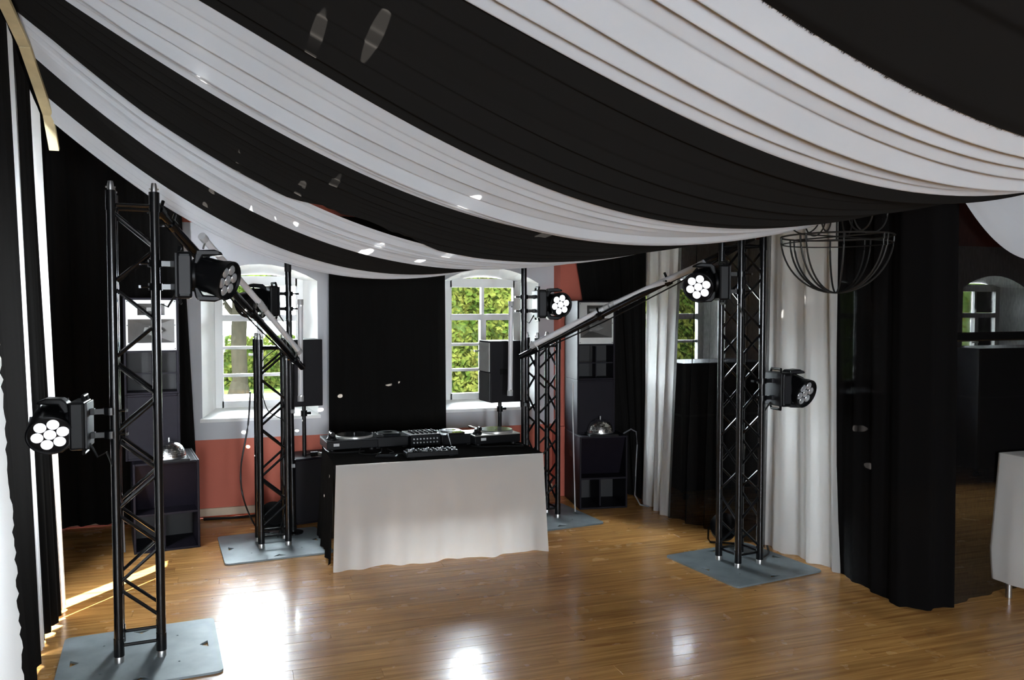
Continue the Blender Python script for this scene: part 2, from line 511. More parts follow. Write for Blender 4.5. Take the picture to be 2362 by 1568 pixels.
def window(n, xc):
    w = empty('window_%d' % n, (xc, Y1, 0), kind='structure',
              label=['left arched white window looking out on lawn and tree', 'arched white window beside the red pillar, green hedge outside',
                     'arched window seen through the black curtain behind the right front tower', 'arched window hidden by the dense black curtain',
                     'far right arched window seen through the thin black curtain'][n - 1], cat='window')
    m = MB()
    k = len(inner)
    vs = [(x, 0, z) for x, z in inner] + [(x, 0.29, z) for x, z in outer]
    m.add(vs, [(i, i + 1, k + i + 1, k + i) for i in range(k - 1)])
    m.build('reveal', M_REVEAL, w)
    s = MB().hexa([(-HW - 0.02, -0.025, ZS - 0.03), (HW + 0.02, -0.025, ZS - 0.03), (0.395, 0.29, 0.93), (-0.395, 0.29, 0.93)],
                  [(-HW - 0.02, -0.025, ZS), (HW + 0.02, -0.025, ZS), (0.395, 0.29, 0.968), (-0.395, 0.29, 0.968)])
    s.build('sill', M_REVEAL, w)
    yf = 0.30
    hw, zb, zt = 0.39, 0.95, 2.20
    f = MB()
    f.box((-hw + 0.025, yf, (zb + zt) / 2), (0.07, 0.06, zt - zb)).box((hw - 0.025, yf, (zb + zt) / 2), (0.07, 0.06, zt - zb))
    f.box((0, yf, zb + 0.03), (2 * hw - 0.09, 0.06, 0.09)).box((0, yf, zt - 0.045), (2 * hw - 0.09, 0.06, 0.09))
    f.build('frame', M_FRAME, w)
    MB().box((0, yf - 0.01, 1.805), (2 * hw - 0.09, 0.075, 0.062)).build('transom', M_FRAME, w)
    MB().box((0, yf - 0.01, 1.385), (0.06, 0.07, 0.78)).build('mullion', M_FRAME, w)
    MB().box((0, yf, 1.985), (0.03, 0.05, 0.30)).build('muntin', M_FRAME, w)
    for sx in (-1, 1):
        for zz in (1.525, 1.265):
            MB().box((sx * 0.18, yf, zz), (0.30, 0.045, 0.028)).build('muntin', M_FRAME, w)
    pw = MB().box((0, 0, 0), (0.305, 0.006, 0.268)).mesh('pane', M_GLASS)
    pu = MB().box((0, 0, 0), (0.32, 0.006, 0.292)).mesh('pane', M_GLASS)
    for sx in (-1, 1):
        inst('pane', pu, w, (sx * 0.178, yf + 0.012, 1.985))
        for zz in (1.135, 1.395, 1.652):
            inst('pane', pw, w, (sx * 0.18, yf + 0.012, zz))
    h = MB().box((0.0, yf - 0.055, 1.46), (0.02, 0.02, 0.09)).box((-0.05, yf - 0.07, 1.46), (0.11, 0.015, 0.018))
    h.build('handle', M_FRAME, w)
for i, xc in enumerate(WX): window(i + 1, xc)

# red pillar beside the second window
pl = MB().box((3.5, 7.80, 2.1), (0.82, 0.20, 4.2))
tag(pl.build('trim_1', mat('terracotta_paint', (0.50, 0.125, 0.085), 0.85, noise=0.08, nscale=4)), 'terracotta pillar between the second window and the black curtain', 'pillar', kind='structure')
tag(MB().box((3.5, 7.785, 0.355), (0.86, 0.25, 0.71)).build('trim_2', bpy.data.materials['terracotta_paint'], bevel=0.01), 'terracotta dado ledge at the foot of the pillar', 'ledge', kind='structure')
tag(MB().box(((X0 + 3.07) / 2, Y1 - 0.012, 0.055), (3.07 - X0, 0.022, 0.07)).build('baseboard_back', M_BASE, bevel=0.004), 'pale pine skirting board under the terracotta dado', 'baseboard', kind='structure')

# left wall with one window behind the curtains, rear wall with unseen openings added for light, right wall, ceiling
lw = MB()
LWY0, LWY1, LWZ0, LWZ1 = 4.3, 5.27, 0.93, 2.22
T = 0.16
def wallbox(m, axis, a0, a1, z0, z1, pos):
    if axis == 'x': m.box((pos, (a0 + a1) / 2, (z0 + z1) / 2), (T, a1 - a0, z1 - z0))
    else: m.box(((a0 + a1) / 2, pos, (z0 + z1) / 2), (a1 - a0, T, z1 - z0))
holes = [(LWY0, LWY1, LWZ0, LWZ1)]
ya = Y0
for a, b, c_, d_ in holes:
    wallbox(lw, 'x', ya, a, 0, ZC, X0 - T / 2)
    wallbox(lw, 'x', a, b, 0, c_, X0 - T / 2); wallbox(lw, 'x', a, b, d_, ZC, X0 - T / 2)
    ya = b
wallbox(lw, 'x', ya, Y1 + 0.36, 0, ZC, X0 - T / 2)
tag(lw.build('wall_left', M_DARKWALL), 'left wall behind the black curtains', 'wall', kind='structure')
rw = MB()
ex = [X0 - T]
for xc in REAR_OPENINGS: ex += [xc - RWW, xc + RWW]
ex.append(X1 + T)
for i in range(0, len(ex), 2): wallbox(rw, 'y', ex[i], ex[i + 1], 0, ZC, Y0 - T / 2)
for xc in REAR_OPENINGS:
    wallbox(rw, 'y', xc - RWW, xc + RWW, 0, RWZ0, Y0 - T / 2); wallbox(rw, 'y', xc - RWW, xc + RWW, RWZ1, ZC, Y0 - T / 2)
tag(rw.build('wall_rear', M_PLAINWALL), 'hall wall behind the viewpoint', 'wall', kind='structure')
r2 = MB(); wallbox(r2, 'x', Y0, Y1 + 0.36, 0, ZC, X1 + T / 2)
tag(r2.build('wall_right', M_PLAINWALL), 'far right wall of the hall', 'wall', kind='structure')
tag(MB().box(((X0 + X1) / 2, (Y0 + Y1) / 2 + 0.2, ZC + 0.06), (X1 - X0 + 0.5, Y1 - Y0 + 0.8, 0.12)).build('ceiling', M_DARKWALL), 'dark hall ceiling above the draped cloth', 'ceiling', kind='structure')

# ------------------------------------------------------------------ draped ceiling cloths
XL, XR = -1.08, 4.4
LY = [5.82, 5.66, 5.34, 5.02, 4.6, 4.2, 3.6, 3.0, 2.1]
RY = [6.6, 6.3, 5.7, 5.1, 4.5, 3.6, 2.7, 2.0, 0.9]
CO = [(-4.886, 4.067, 5.302, -4.805, 3.07), (-5.718, 6.05, 4.02, -4.793, 3.19), (-2.066, 1.23, 5.257, -5.007, 3.337),
      (-2.562, 3.474, 2.813, -4.455, 3.471), (-2.899, 5.418, 0.035, -3.515, 3.609), (-5.583, 13.742, -7.625, -1.446, 3.722),
      (-0.283, 6.346, -6.744, -0.308, 3.85), (0, 8.875, -11.515, 1.691, 3.95), (0, 8.3, -10.9, 1.75, 4.02)]
def edge(k, u):
    c = CO[k]
    z = (((c[0] * u + c[1]) * u + c[2]) * u + c[3]) * u + c[4]
    return Vector((XL + (XR - XL) * u, LY[k] + (RY[k] - LY[k]) * u, min(z, 4.1)))
def drape(k, white, nf, amp, label, seed):
    q = random.Random(seed)
    ph = [q.uniform(0, 1) for _ in range(6)]
    amps = [q.uniform(0.45, 1.25) for _ in range(nf + 3)]
    wid = [q.uniform(0.6, 1.4) for _ in range(nf)]
    tot = sum(wid); cum = [0]
    for w_ in wid: cum.append(cum[-1] + w_ / tot)
    def fold(u, v):
        vv = min(max(v + 0.018 * math.sin(5 * u + 6 * ph[0]) * math.sin(PI * v), 0), 0.99999)
        i = 0
        while i < nf - 1 and cum[i + 1] <= vv: i += 1
        s = (vv - cum[i]) / (cum[i + 1] - cum[i])
        a = amps[i] * (0.55 + 0.45 * math.sin(3.1 * u + 6.3 * ph[i % 6] + i))
        pr = (s / 0.16) ** 0.6 if s < 0.16 else (1 - ((s - 0.16) / 0.84)) ** 1.15
        return -amp * max(a, 0.12) * pr
    def fn(u, v):
        a, b = edge(k, u), edge(k + 1, u)
        if k == 3: v = v + (1 - v) * 0.20 * math.exp(-((u - 0.335) / 0.06) ** 2)      # the gap where the frieze shows
        p = a.lerp(b, v)
        p.z += fold(u, v) * min(1, u * 9) * min(1, (1 - u) * 5 + 0.4)
        if v < 0.001: p.z -= 0.006
        return p
    nv = nf * 12
    o = MB().grid(fn, 72, nv).build('ceiling_drape', M_WHITEC if white else M_BLACKC, None, 'all')
    return tag(o, label, 'ceiling drape', 'black and white ceiling cloths')
drape(0, True, 4, 0.022, 'rearmost white ceiling cloth, lowest, sagging over the DJ table', 1)
drape(1, False, 5, 0.018, 'rearmost black ceiling cloth, between the two narrow rear white cloths', 2)
drape(2, True, 8, 0.030, 'finely pleated white ceiling cloth, second white from the back', 3)
drape(3, False, 8, 0.034, 'pleated black ceiling cloth in front of the finely pleated white one', 4)
drape(4, True, 7, 0.045, 'wide white ceiling cloth with long fold lines in the middle of the canopy', 5)
drape(5, False, 7, 0.030, 'broadest black ceiling cloth, across the upper middle of the canopy', 6)
drape(6, True, 6, 0.085, 'nearest white ceiling cloth with deep soft folds, upper right', 7)
b4 = drape(7, False, 4, 0.030, 'nearest black ceiling cloth with frayed hem, top right corner', 8)
fr = MB()
q = random.Random(12)
for i in range(900):
    u = q.uniform(0.2, 0.98)
    p = edge(7, u); d = Vector((q.uniform(-0.006, 0.006), q.uniform(0.002, 0.013) * (3 if q.random() < 0.02 else 1), q.uniform(-0.006, 0.0)))
    t = Vector((0.0018, 0, 0)); p.z -= 0.007
    fr.add([p - t, p + t, p + d], [(0, 1, 2)])
o = fr.build('frayed_threads', M_BLACKC, b4); tag(o, kind='stuff')

# white swag at the far right, beyond the black corner curtain
def swag(u, v):
    x = 4.06 + 1.6 * u
    z = 2.20 + 1.2 * (x - 4.75) ** 2
    return Vector((x, 3.92 - 0.25 * v - 0.02 * math.sin(9 * v + 3 * u), z + v * (0.75 - 0.5 * (x - 4.75) ** 2) + 0.016 * math.sin(26 * v + 7 * u)))
tag(MB().grid(swag, 40, 30).build('ceiling_swag', M_WHITEC, None, 'all'), 'white swag of cloth curving down at the right edge', 'swag')

# raw wooden batten the cloths are pinned to (three lengths)
BP = [(-1.09, 5.97, 2.91), (-1.09, 5.80, 3.10), (-1.09, 5.22, 3.35), (-1.09, 4.70, 3.47)]
bl = ['short raw wooden batten at the far left end of the ceiling cloths', 'middle raw wooden batten at the upper left, sunlit spot on it', 'raw wooden batten nearest the viewer, top left corner']
for i in range(3):
    a, b = Vector(BP[i]), Vector(BP[i + 1])
    x, y_, z_ = frame(b - a)
    m = MB()
    for s in (0, 1):
        pass
    L_ = (b - a).length
    Mx = Matrix((( *x, ), ( *y_, ), ( *z_, ))).transposed().to_4x4()
    Mx.translation = (a + b) / 2
    m.box((0, 0, 0), (0.058, 0.03, L_ - 0.004), Mx)
    tag(m.build('wooden_batten', M_BEAM, bevel=0.003), bl[i], 'batten', 'ceiling battens')
a, b = Vector(BP[3]), Vector((-1.09, 2.0, 4.03))
x, y_, z_ = frame(b - a)
Mx = Matrix((( *x, ), ( *y_, ), ( *z_, ))).transposed().to_4x4(); Mx.translation = (a + b) / 2

# ------------------------------------------------------------------ curtains
def lerp_path(pts, u):
    if len(pts) == 1: return Vector(pts[0])
    seg = [(Vector(pts[i + 1]) - Vector(pts[i])).length for i in range(len(pts) - 1)]
    t = u * sum(seg)
    for i, s in enumerate(seg):
        if t <= s or i == len(seg) - 1:
            return Vector(pts[i]).lerp(Vector(pts[i + 1]), t / s)
        t -= s
def curtain(name, label, mt, bot, top, z0, z1, folds, amp, seed, cat='curtain', group=None, nz=22, taper=0.7, hem=0.0):
    q = random.Random(seed)
    ph = [q.uniform(0, 6.28) for _ in range(4)]
    nu = max(8, folds * 12)
    def fn(u, v):
        p = lerp_path(bot, u).lerp(lerp_path(top, u), v)
        e = 0.01
        d = lerp_path(bot, min(1, u + e)) - lerp_path(bot, max(0, u - e))
        n = Vector((-d.y, d.x)).normalized()
        f = 2 * PI * folds * (u + 0.03 * math.sin(4 * u + ph[0]) + 0.012 * v * math.sin(9 * u + ph[1]))
        w = math.sin(f + ph[2]) + 0.35 * math.sin(2.3 * f + ph[3] + 2 * v)
        p = p + n * (amp * w * (1 - (1 - taper) * v))
        zb = z0 + hem * (0.5 + 0.5 * math.sin(7 * u + ph[1]) )
        zt_ = z1 if not isinstance(z1, tuple) else z1[0] + (z1[1] - z1[0]) * u
        return Vector((p.x, p.y, zb + (zt_ - zb) * v))
    o = MB().grid(fn, nu, nz).build(name, mt, None, 'all')
    return tag(o, label, cat, group)
G = 'floor-length curtains'
curtain('black_curtain', 'black curtain hanging between the two bright arched windows', M_BLACK, [(0.80, 7.80), (1.93, 7.80)], [(0.82, 7.80), (1.92, 7.80)], 0.02, 2.75, 6, 0.018, 1, group=G)
curtain('black_curtain', 'black curtain in the dark back left corner behind the left speaker stack', M_BLACK, [(-1.52, 7.74), (-0.33, 7.74)], [(-1.52, 7.74), (-0.50, 7.74)], 0.03, 4.15, 7, 0.03, 2, group=G, hem=0.02)
curtain('black_curtain', 'black curtain along the dark left wall beyond the slit of sunlight', M_BLACK, [(-1.50, 5.5), (-1.50, 7.76)], [(-1.50, 5.5), (-1.50, 7.76)], 0.03, 4.15, 9, 0.03, 3, group=G, hem=0.02)
# left side row, along X = -1.08
curtain('white_curtain', 'narrow white curtain strip at left, glowing beside the slit of sunlight', M_WHITET, [(-1.09, 5.54), (-1.04, 5.78)], [(-1.14, 5.56), (-1.135, 5.80)], 0.02, (3.19, 3.10), 2, 0.012, 4, group=G, taper=0.05)
curtain('black_curtain', 'black curtain between the two narrow white strips at left', M_BLACK, [(-1.07, 5.16), (-1.045, 5.40), (-1.06, 5.58)], [(-1.135, 5.16), (-1.14, 5.56)], 0.03, (3.36, 3.20), 3, 0.022, 5, group=G, taper=0.05)
curtain('white_curtain', 'narrow white curtain strip at left, nearer, its hem bunched on the floor', M_WHITEL, [(-1.065, 5.03), (-1.045, 5.15)], [(-1.135, 5.04), (-1.135, 5.19)], 0.0, (3.41, 3.35), 2, 0.012, 6, group=G, taper=0.05)
curtain('black_curtain', 'black curtain at the left edge next to the ragged white cloth', M_BLACK, [(-0.99, 3.9), (-0.97, 4.5), (-1.05, 5.02)], [(-1.14, 3.9), (-1.14, 4.5), (-1.135, 5.04)], 0.02, (3.68, 3.40), 5, 0.022, 7, group=G, taper=0.05)
q = random.Random(5)
jag = [q.uniform(-1, 1) for _ in range(80)]
def near_white(u, v):
    z = 0.0 + 1.95 * v
    xe = -0.815 - 0.085 * v
    x = -1.5 + (xe + 1.5) * u
    if u > 0.99: x += 0.006 * jag[int(v * 70)]
    return Vector((x, 3.72 + 0.02 * math.sin(14 * u + 1), z))
tag(MB().grid(near_white, 26, 70).build('white_cloth', M_WHITEL, None, 'all'), 'white cloth with ragged edge hanging at the extreme left, close to the viewer', 'cloth')
# right side row
curtain('black_curtain', 'black curtain behind the right speaker stack, slanting up to the red pillar', M_BLACK, [(3.64, 7.638), (3.75, 7.42), (3.76, 7.16)], [(3.12, 7.638), (3.6, 7.638), (3.76, 7.16)], 0.02, 3.0, 6, 0.010, 8, group=G)
curtain('white_curtain', 'white curtain between the right speaker stack and the thin black curtain', M_WHITE, [(3.72, 7.18), (3.74, 6.9), (3.70, 6.60)], [(3.76, 7.18), (3.82, 6.60)], -0.003, 3.0, 3, 0.034, 9, group=G)
curtain('black_curtain', 'thin black curtain behind the right front tower, window showing through', M_SHEER, [(3.72, 6.64), (3.78, 6.3), (3.90, 5.9), (3.98, 5.5)], [(3.84, 6.64), (4.0, 5.5)], -0.003, 3.0, 5, 0.032, 10, group=G)
curtain('white_curtain', 'broad white curtain to the right of the right front tower', M_WHITE, [(3.97, 5.62), (4.04, 5.2), (4.10, 4.76)], [(4.02, 5.62), (4.13, 4.92)], -0.003, 3.0, 3, 0.032, 11, group=G, hem=0.0)
curtain('black_curtain', 'dense black curtain with sharp corner, right of the broad white curtain', M_SHEER2, [(4.09, 4.88), (4.03, 4.45), (3.98, 4.12), (4.10, 4.02), (4.30, 4.02)], [(4.14, 4.94), (4.06, 4.45), (4.02, 4.14), (4.10, 4.04), (4.30, 4.04)], -0.003, 3.2, 5, 0.014, 12, group=G)
curtain('black_curtain', 'thin black curtain at the right edge, dim window glowing through it', M_SHEER3, [(4.30, 4.04), (4.9, 4.16), (6.6, 4.3), (10.55, 4.3)], [(4.30, 4.06), (4.9, 4.18), (6.6, 4.3), (10.55, 4.3)], -0.003, 3.9, 22, 0.012, 13, group=G)
rail = empty('curtain_rail', (4.32, 4.08, 0), label='black pole with crossbar behind the thin black curtain at right', cat='rail')
MB().cyl((0, 0.06, 0), (0, 0.06, 3.1), 0.022).build('pole', M_TRUSS, rail, True)
MB().cyl((0, 0.07, 1.71), (2.3, 0.32, 1.71), 0.030).build('crossbar', M_TRUSS, rail, True)

def flight_case(x, y, w, d, h, label):
    c = empty('flight_case', (x, y, 0), 0, label, 'case', 'dark cases behind the curtains')
    MB().box((0, 0, h / 2 + 0.05), (w, d, h - 0.1)).build('body', M_CAB, c, bevel=0.008)
    for sx in (-1, 1):
        MB().box((sx * w / 2, -d / 2, h / 2 + 0.05), (0.03, 0.03, h - 0.1)).build('edge_rail', M_GREYPL, c)
        for sy in (-1, 1):
            MB().cyl((sx * (w / 2 - 0.08) - 0.015, sy * (d / 2 - 0.08), 0.03), (sx * (w / 2 - 0.08) + 0.015, sy * (d / 2 - 0.08), 0.03), 0.03, n=12).build('wheel', M_RUBBER, c, True)
    MB().box((0, 0, h * 0.62), (w + 0.006, d + 0.006, 0.02)).build('lid_rail', M_GREYPL, c)
flight_case(4.62, 7.35, 1.0, 0.6, 1.36, 'dark case below the window glimpsed through the thin black curtain')
flight_case(8.6, 7.3, 1.6, 0.6, 1.45, 'dark case glimpsed through the black curtain at the right edge')

# ------------------------------------------------------------------ truss towers
HS = 0.104          # half the chord spacing
def plate_mesh():
    bm = bmesh.new()
    def loop(pts):
        vs = [bm.verts.new((x, y, 0)) for x, y in pts]
        for i in range(len(vs)): bm.edges.new((vs[i], vs[(i + 1) % len(vs)]))
    h, r = 0.40, 0.035
    pts = []
    for cx, cy, a0 in ((h - r, h - r, 0), (-h + r, h - r, 90), (-h + r, -h + r, 180), (h - r, -h + r, 270)):
        for i in range(5):
            a = R(a0 + 22.5 * i); pts.append((cx + r * math.cos(a), cy + r * math.sin(a)))
    loop(pts)
    for i in range(4):
        rot = Matrix.Rotation(PI / 2 * i, 2)
        loop([tuple(rot @ Vector(p)) for p in ((-0.045, -0.345), (0.045, -0.345), (0.0, -0.300))])
    for sx in (-1, 1):
        for sy in (-1, 1):
            cx, cy = sx * 0.19, sy * 0.19
            loop([(cx + 0.007 * math.cos(R(60 * i)), cy + 0.007 * math.sin(R(60 * i))) for i in range(6)])
    bmesh.ops.triangle_fill(bm, use_beauty=True, edges=bm.edges[:])
    res = bmesh.ops.extrude_face_region(bm, geom=bm.faces[:])
    for v in res['geom']:
        if isinstance(v, bmesh.types.BMVert): v.co.z += 0.012
    bmesh.ops.recalc_face_normals(bm, faces=bm.faces[:])
    me = bpy.data.meshes.new('base_plate'); bm.to_mesh(me); bm.free()
    me.materials.append(M_PLATE)
    return me
PLATE = plate_mesh()
STEP = 0.20
br_cache = {}
def brace_mesh(face, up):
    if (face, up) not in br_cache:
        c = [Vector((-HS, -HS, 0)), Vector((HS, -HS, 0)), Vector((HS, HS, 0)), Vector((-HS, HS, 0))]
        a, b = c[face], c[(face + 1) % 4]
        if up == 'h':
            p, q_ = a, b
        elif up:
            p, q_ = a, b + Vector((0, 0, STEP - 0.02))
        else:
            p, q_ = b, a + Vector((0, 0, STEP - 0.02))
        br_cache[(face, up)] = MB().cyl(p, q_, 0.0095, n=8, caps=False).mesh('brace', M_TRUSS, True)
    return br_cache[(face, up)]
def tower(x, y, rz, H_, label, first):
    t = empty('truss_tower', (x, y, 0), rz, label, 'truss tower', 'black truss towers')
    inst('base_plate', PLATE, t, (0.0, -0.03, 0.0))
    corners = [(-HS, -HS), (HS, -HS), (HS, HS), (-HS, HS)]
    ch = MB().cyl((0, 0, 0.05), (0, 0, H_), 0.0235, n=16).cyl((0, 0, H_ - 0.10), (0, 0, H_ + 0.004), 0.027, n=16).cyl((0, 0, 0.045), (0, 0, 0.14), 0.0265, n=16).mesh('chord', M_TRUSS, True)
    sp = MB().lathe([(0.024, 0.012), (0.024, 0.05), (0.019, 0.06)], 14).mesh('foot_spigot', M_STEEL, True)
    tp = MB().lathe([(0.016, 0.0), (0.016, 0.03), (0.0135, 0.045), (0.012, 0.052)], 14).cyl((-0.024, 0, 0.02), (0.024, 0, 0.02), 0.005, n=6).mesh('top_spigot', M_STEEL, True)
    for cx, cy in corners:
        inst('chord', ch, t, (cx, cy, 0))
        inst('foot_spigot', sp, t, (cx, cy, 0))
        inst('top_spigot', tp, t, (cx, cy, H_))
    zt = H_ - 0.07
    n = int((zt - 0.13) / STEP)
    z_start = zt - 0.02 - n * STEP
    for f in range(4):
        inst('brace', brace_mesh(f, 'h'), t, (0, 0, 0.10))
        inst('brace', brace_mesh(f, 'h'), t, (0, 0, zt))
        for i in range(n):
            up = ((i + first + f // 2) % 2 == 0)
            inst('brace', brace_mesh(f, up), t, (0, 0, z_start + i * STEP + 0.01))
    return t
tower(-0.52, 4.88, R(5), 2.51, 'tall black truss tower nearest the viewer, front left on its steel plate', 1)
tower(0.26, 6.83, R(5), 1.65, 'short black truss tower in front of the left window, beside the DJ table', 0)
tower(3.53, 5.22, R(8), 2.42, 'tall black truss tower at right in front of the white curtain', 1)
tower(2.61, 6.94, R(7), 1.63, 'short black truss tower at the right end of the DJ table', 0)

def pole(x, y, z1, label, lean=(0, 0)):
    t = empty('steel_pole', (x, y, 0), 0, label, 'pole', 'black upright poles')
    MB().cyl((0, 0, 0.014), (lean[0], lean[1], z1), 0.025, n=16).build('tube', M_TRUSS, t, True)
    MB().lathe([(0.085, 0.012), (0.085, 0.022), (0.03, 0.03), (0.03, 0.07)], 20).build('foot', M_TRUSS, t, True)
    c = MB()
    c.cyl((lean[0], lean[1], z1 - 0.06), (lean[0], lean[1], z1 + 0.01), 0.028, n=16)
    c.build('end_collar', M_GREYPL, t, True)
    for zz in (1.05, 0.6):
        MB().cyl((lean[0] * zz / z1, 0, zz - 0.03), (lean[0] * zz / z1, 0, zz + 0.03), 0.033, n=12).box((0, -0.06, zz), (0.03, 0.12, 0.03)).build('clamp', M_TRUSS, t, True)
pole(0.43, 7.08, 2.26, 'black pole rising above the short left tower', (-0.02, 0))
pole(2.42, 6.90, 2.40, 'black pole rising above the right end of the DJ table', (0, 0))

# diagonal pipes carrying the light tubes
def dpipe(a, b, label, hook):
    a, b = Vector(a), Vector(b)
    t = empty('diagonal_pipe', a, 0, label, 'pipe', 'slanting pipes between towers')
    d = b - a
    MB().cyl((0, 0, 0), d, 0.024, n=16).build('tube', M_TRUSS, t, True)
    off = Vector((0, 0, -0.045))
    MB().tube([d * 0.06 + off * 0.6, d * 0.3 + off + Vector((0, 0, -0.012)), d * 0.6 + off + Vector((0, 0, -0.02)), d * 0.97 + off * 0.6], 0.006, 6).build('cable', M_RUBBER, t, True)
    for f in hook:
        p = d * f
        x, y_, z_ = frame(d)
        m = MB().cyl(p - z_ * 0.022, p + z_ * 0.022, 0.034, n=14)
        m.cyl(p + y_ * 0.02, p + y_ * 0.075, 0.010, n=8).cyl(p + x * 0.03, p + x * 0.062, 0.009, n=6).box(tuple(p + x * 0.07), (0.012, 0.035, 0.012))
        m.build('clamp', M_TRUSS, t, True)
dpipe((-0.43, 5.0, 2.47), (0.49, 6.70, 1.43), 'black pipe slanting down from the tall left tower to the short left tower', (0.03, 0.09, 0.28, 0.58, 0.93))
dpipe((3.62, 5.20, 2.42), (2.35, 6.79, 1.475), 'black pipe slanting down from the tall right tower to the short right tower', (0.04, 0.33, 0.62, 0.93))
def ledtube(a, b, label, r=0.021):
    a, b = Vector(a), Vector(b)
    t = empty('light_tube', a, 0, label, 'light tube', 'frosted light tubes')
    d = b - a; u = d.normalized()
    MB().cyl(u * 0.03, d - u * 0.03, r, n=16).build('tube', M_LEDTUBE, t, True)
    MB().cyl((0, 0, 0), u * 0.045, r + 0.004, n=16).build('end_cap', M_LEDCAP, t, True)
    MB().cyl(d - u * 0.045, d, r + 0.004, n=16).build('end_cap', M_LEDCAP, t, True)
    x, y_, z_ = frame(d)
    for f in (0.06, 0.94):
        MB().cyl(d * f, d * f - y_ * 0.06, 0.007, n=6).build('bracket', M_STEEL, t, True)
ledtube((-0.195, 5.40, 2.34), (0.165, 6.05, 1.924), 'upper grey light tube on the left slanting pipe')
ledtube((0.171, 6.05, 1.912), (0.46, 6.55, 1.56), 'lower grey light tube on the left slanting pipe')
ledtube((3.355, 5.45, 2.237), (2.912, 6.15, 1.92), 'upper pale light tube on the right slanting pipe', 0.025)
ledtube((2.896, 6.15, 1.911), (2.398, 6.65, 1.573), 'lower pale light tube on the right slanting pipe', 0.025)
ledtube((0.50, 6.98, 1.97), (0.495, 6.98, 1.13), 'upright grey light tube in front of the left window')
ledtube((2.31, 6.93, 1.96), (2.30, 6.93, 1.12), 'upright grey light tube in front of the right window')

# ------------------------------------------------------------------ moving head lights
def moving_head(loc, out, aim, label, glint, roll=0.0, clamp_len=0.10, vert=True):
    """loc: middle of the clamps on the upright tube; out: horizontal way the fixture stands off; aim: where the lens looks"""
    t = empty('moving_head_light', loc, math.atan2(out[1], out[0]), label, 'stage light', 'moving head stage lights')
    inv = Matrix.Rotation(-math.atan2(out[1], out[0]), 3, 'Z')
    a = (inv @ Vector(aim)).normalized()
    for zz in (-0.062, 0.062):
        m = MB().cyl((0, 0, zz - 0.019), (0, 0, zz + 0.019), 0.036, n=14)
        m.box((0.055, 0, zz), (0.06, 0.03, 0.028)).cyl((-0.03, 0, zz), (-0.075, 0, zz), 0.007, n=6).box((-0.075, 0, zz), (0.010, 0.034, 0.014))
        m.build('clamp', M_TRUSS, t, True)
        MB().box((0.088, 0.0, zz), (0.022, 0.036, 0.034)).build('bracket', M_GREYPL, t, bevel=0.003)
    MB().box((0.105, 0, 0), (0.012, 0.19, 0.235)).build('mount_plate', M_GREYPL, t, bevel=0.003)
    b = MB().box((0.147, 0, 0), (0.075, 0.21, 0.25)).build('base', M_PLASTIC, t, bevel=0.014)
    MB().box((0.147, -0.107, 0), (0.055, 0.006, 0.20)).build('display', M_GREYPL, b)
    for sz in (-1, 1):
        MB().tube([(0.12, -0.06, sz * 0.125), (0.125, -0.055, sz * 0.148), (0.125, 0.055, sz * 0.148), (0.12, 0.06, sz * 0.125)], 0.009, 8).build('handle', M_PLASTIC, t, True)
    hc = Vector((0.285, 0, 0))
    y_ = MB()
    y_.cyl((0.18, 0, 0), (0.205, 0, 0), 0.085, n=24)
    y_.build('yoke_base', M_PLASTIC, t, True, 0.006)
    for sz in (-1, 1):
        m = MB()
        prof = [(0.19, 0.060), (0.20, 0.118), (0.225, 0.138), (0.30, 0.142), (0.335, 0.128), (0.345, 0.112), (0.24, 0.106), (0.215, 0.060)]
        Mx = Matrix(((1, 0, 0, 0), (0, 0, 1, 0), (0, sz, 0, 0), (0, 0, 0, 1)))
        m.prism(prof, -0.05, 0.05, Mx)
        arm = m.build('yoke_arm', M_PLASTIC, t, bevel=0.008)
        MB().box((0.265, -0.053, sz * 0.124), (0.11, 0.006, 0.016)).build('grip_strip', M_GREYPL, arm)
    # head
    x, yv, z = frame(a)
    Mh = Matrix((( *x, ), ( *yv, ), ( *z, ))).transposed().to_4x4(); Mh.translation = hc
    head = MB().lathe([(0.045, -0.115), (0.075, -0.108), (0.088, -0.07), (0.094, -0.01), (0.098, 0.05), (0.107, 0.085), (0.110, 0.112), (0.104, 0.116), (0.098, 0.100)], 32, Mh).build('head', M_PLASTIC, t, True)
    for i in range(6):
        an = 2 * PI * i / 6
        p = Vector((0.092 * math.cos(an), 0.092 * math.sin(an), -0.035))
        Mr = Mh @ Matrix.Translation(p) @ Matrix.Rotation(an, 4, 'Z')
        MB().box((0, 0, 0), (0.018, 0.012, 0.10), Mr).build('cooling_rib', M_PLASTIC, head)
    MB().lathe([(0.0975, 0.086), (0.0975, 0.0985)], 32, Mh).build('front_face', M_LENSDARK, head, True)
    for k in range(7):
        cx, cy = (0, 0) if k == 0 else (0.060 * math.cos(R(60 * k + 15)), 0.060 * math.sin(R(60 * k + 15)))
        Ml = Mh @ Matrix.Translation((cx, cy, 0.098))
        MB().lathe([(0.029, 0.0), (0.028, 0.004), (0.022, 0.009), (0.012, 0.012), (0.002, 0.013)], 18, Ml).build('lens', M_LENS_GLINT if glint else M_LENS, head, True)
    MB().tube([(0.10, 0.03, -0.10), (0.06, 0.05, -0.17), (0.02, 0.03, -0.15), (-0.01, 0.02, -0.24)], 0.006, 6).build('cable', M_RUBBER, t, True)
    return t
CAMP = Vector((0, 0, 1.9))
moving_head((-0.632, 4.775, 1.295), (-1, 0.02), Vector((0.10, -0.75, -0.32)), 'moving head light on the left side of the nearest tower, lenses glowing white in place of reflected light', True)
moving_head((-0.41, 4.80, 2.075), (1, 0.05), Vector((0.9, -0.50, -0.28)), 'moving head light high on the nearest tower, aimed to the right with unlit lenses', False)
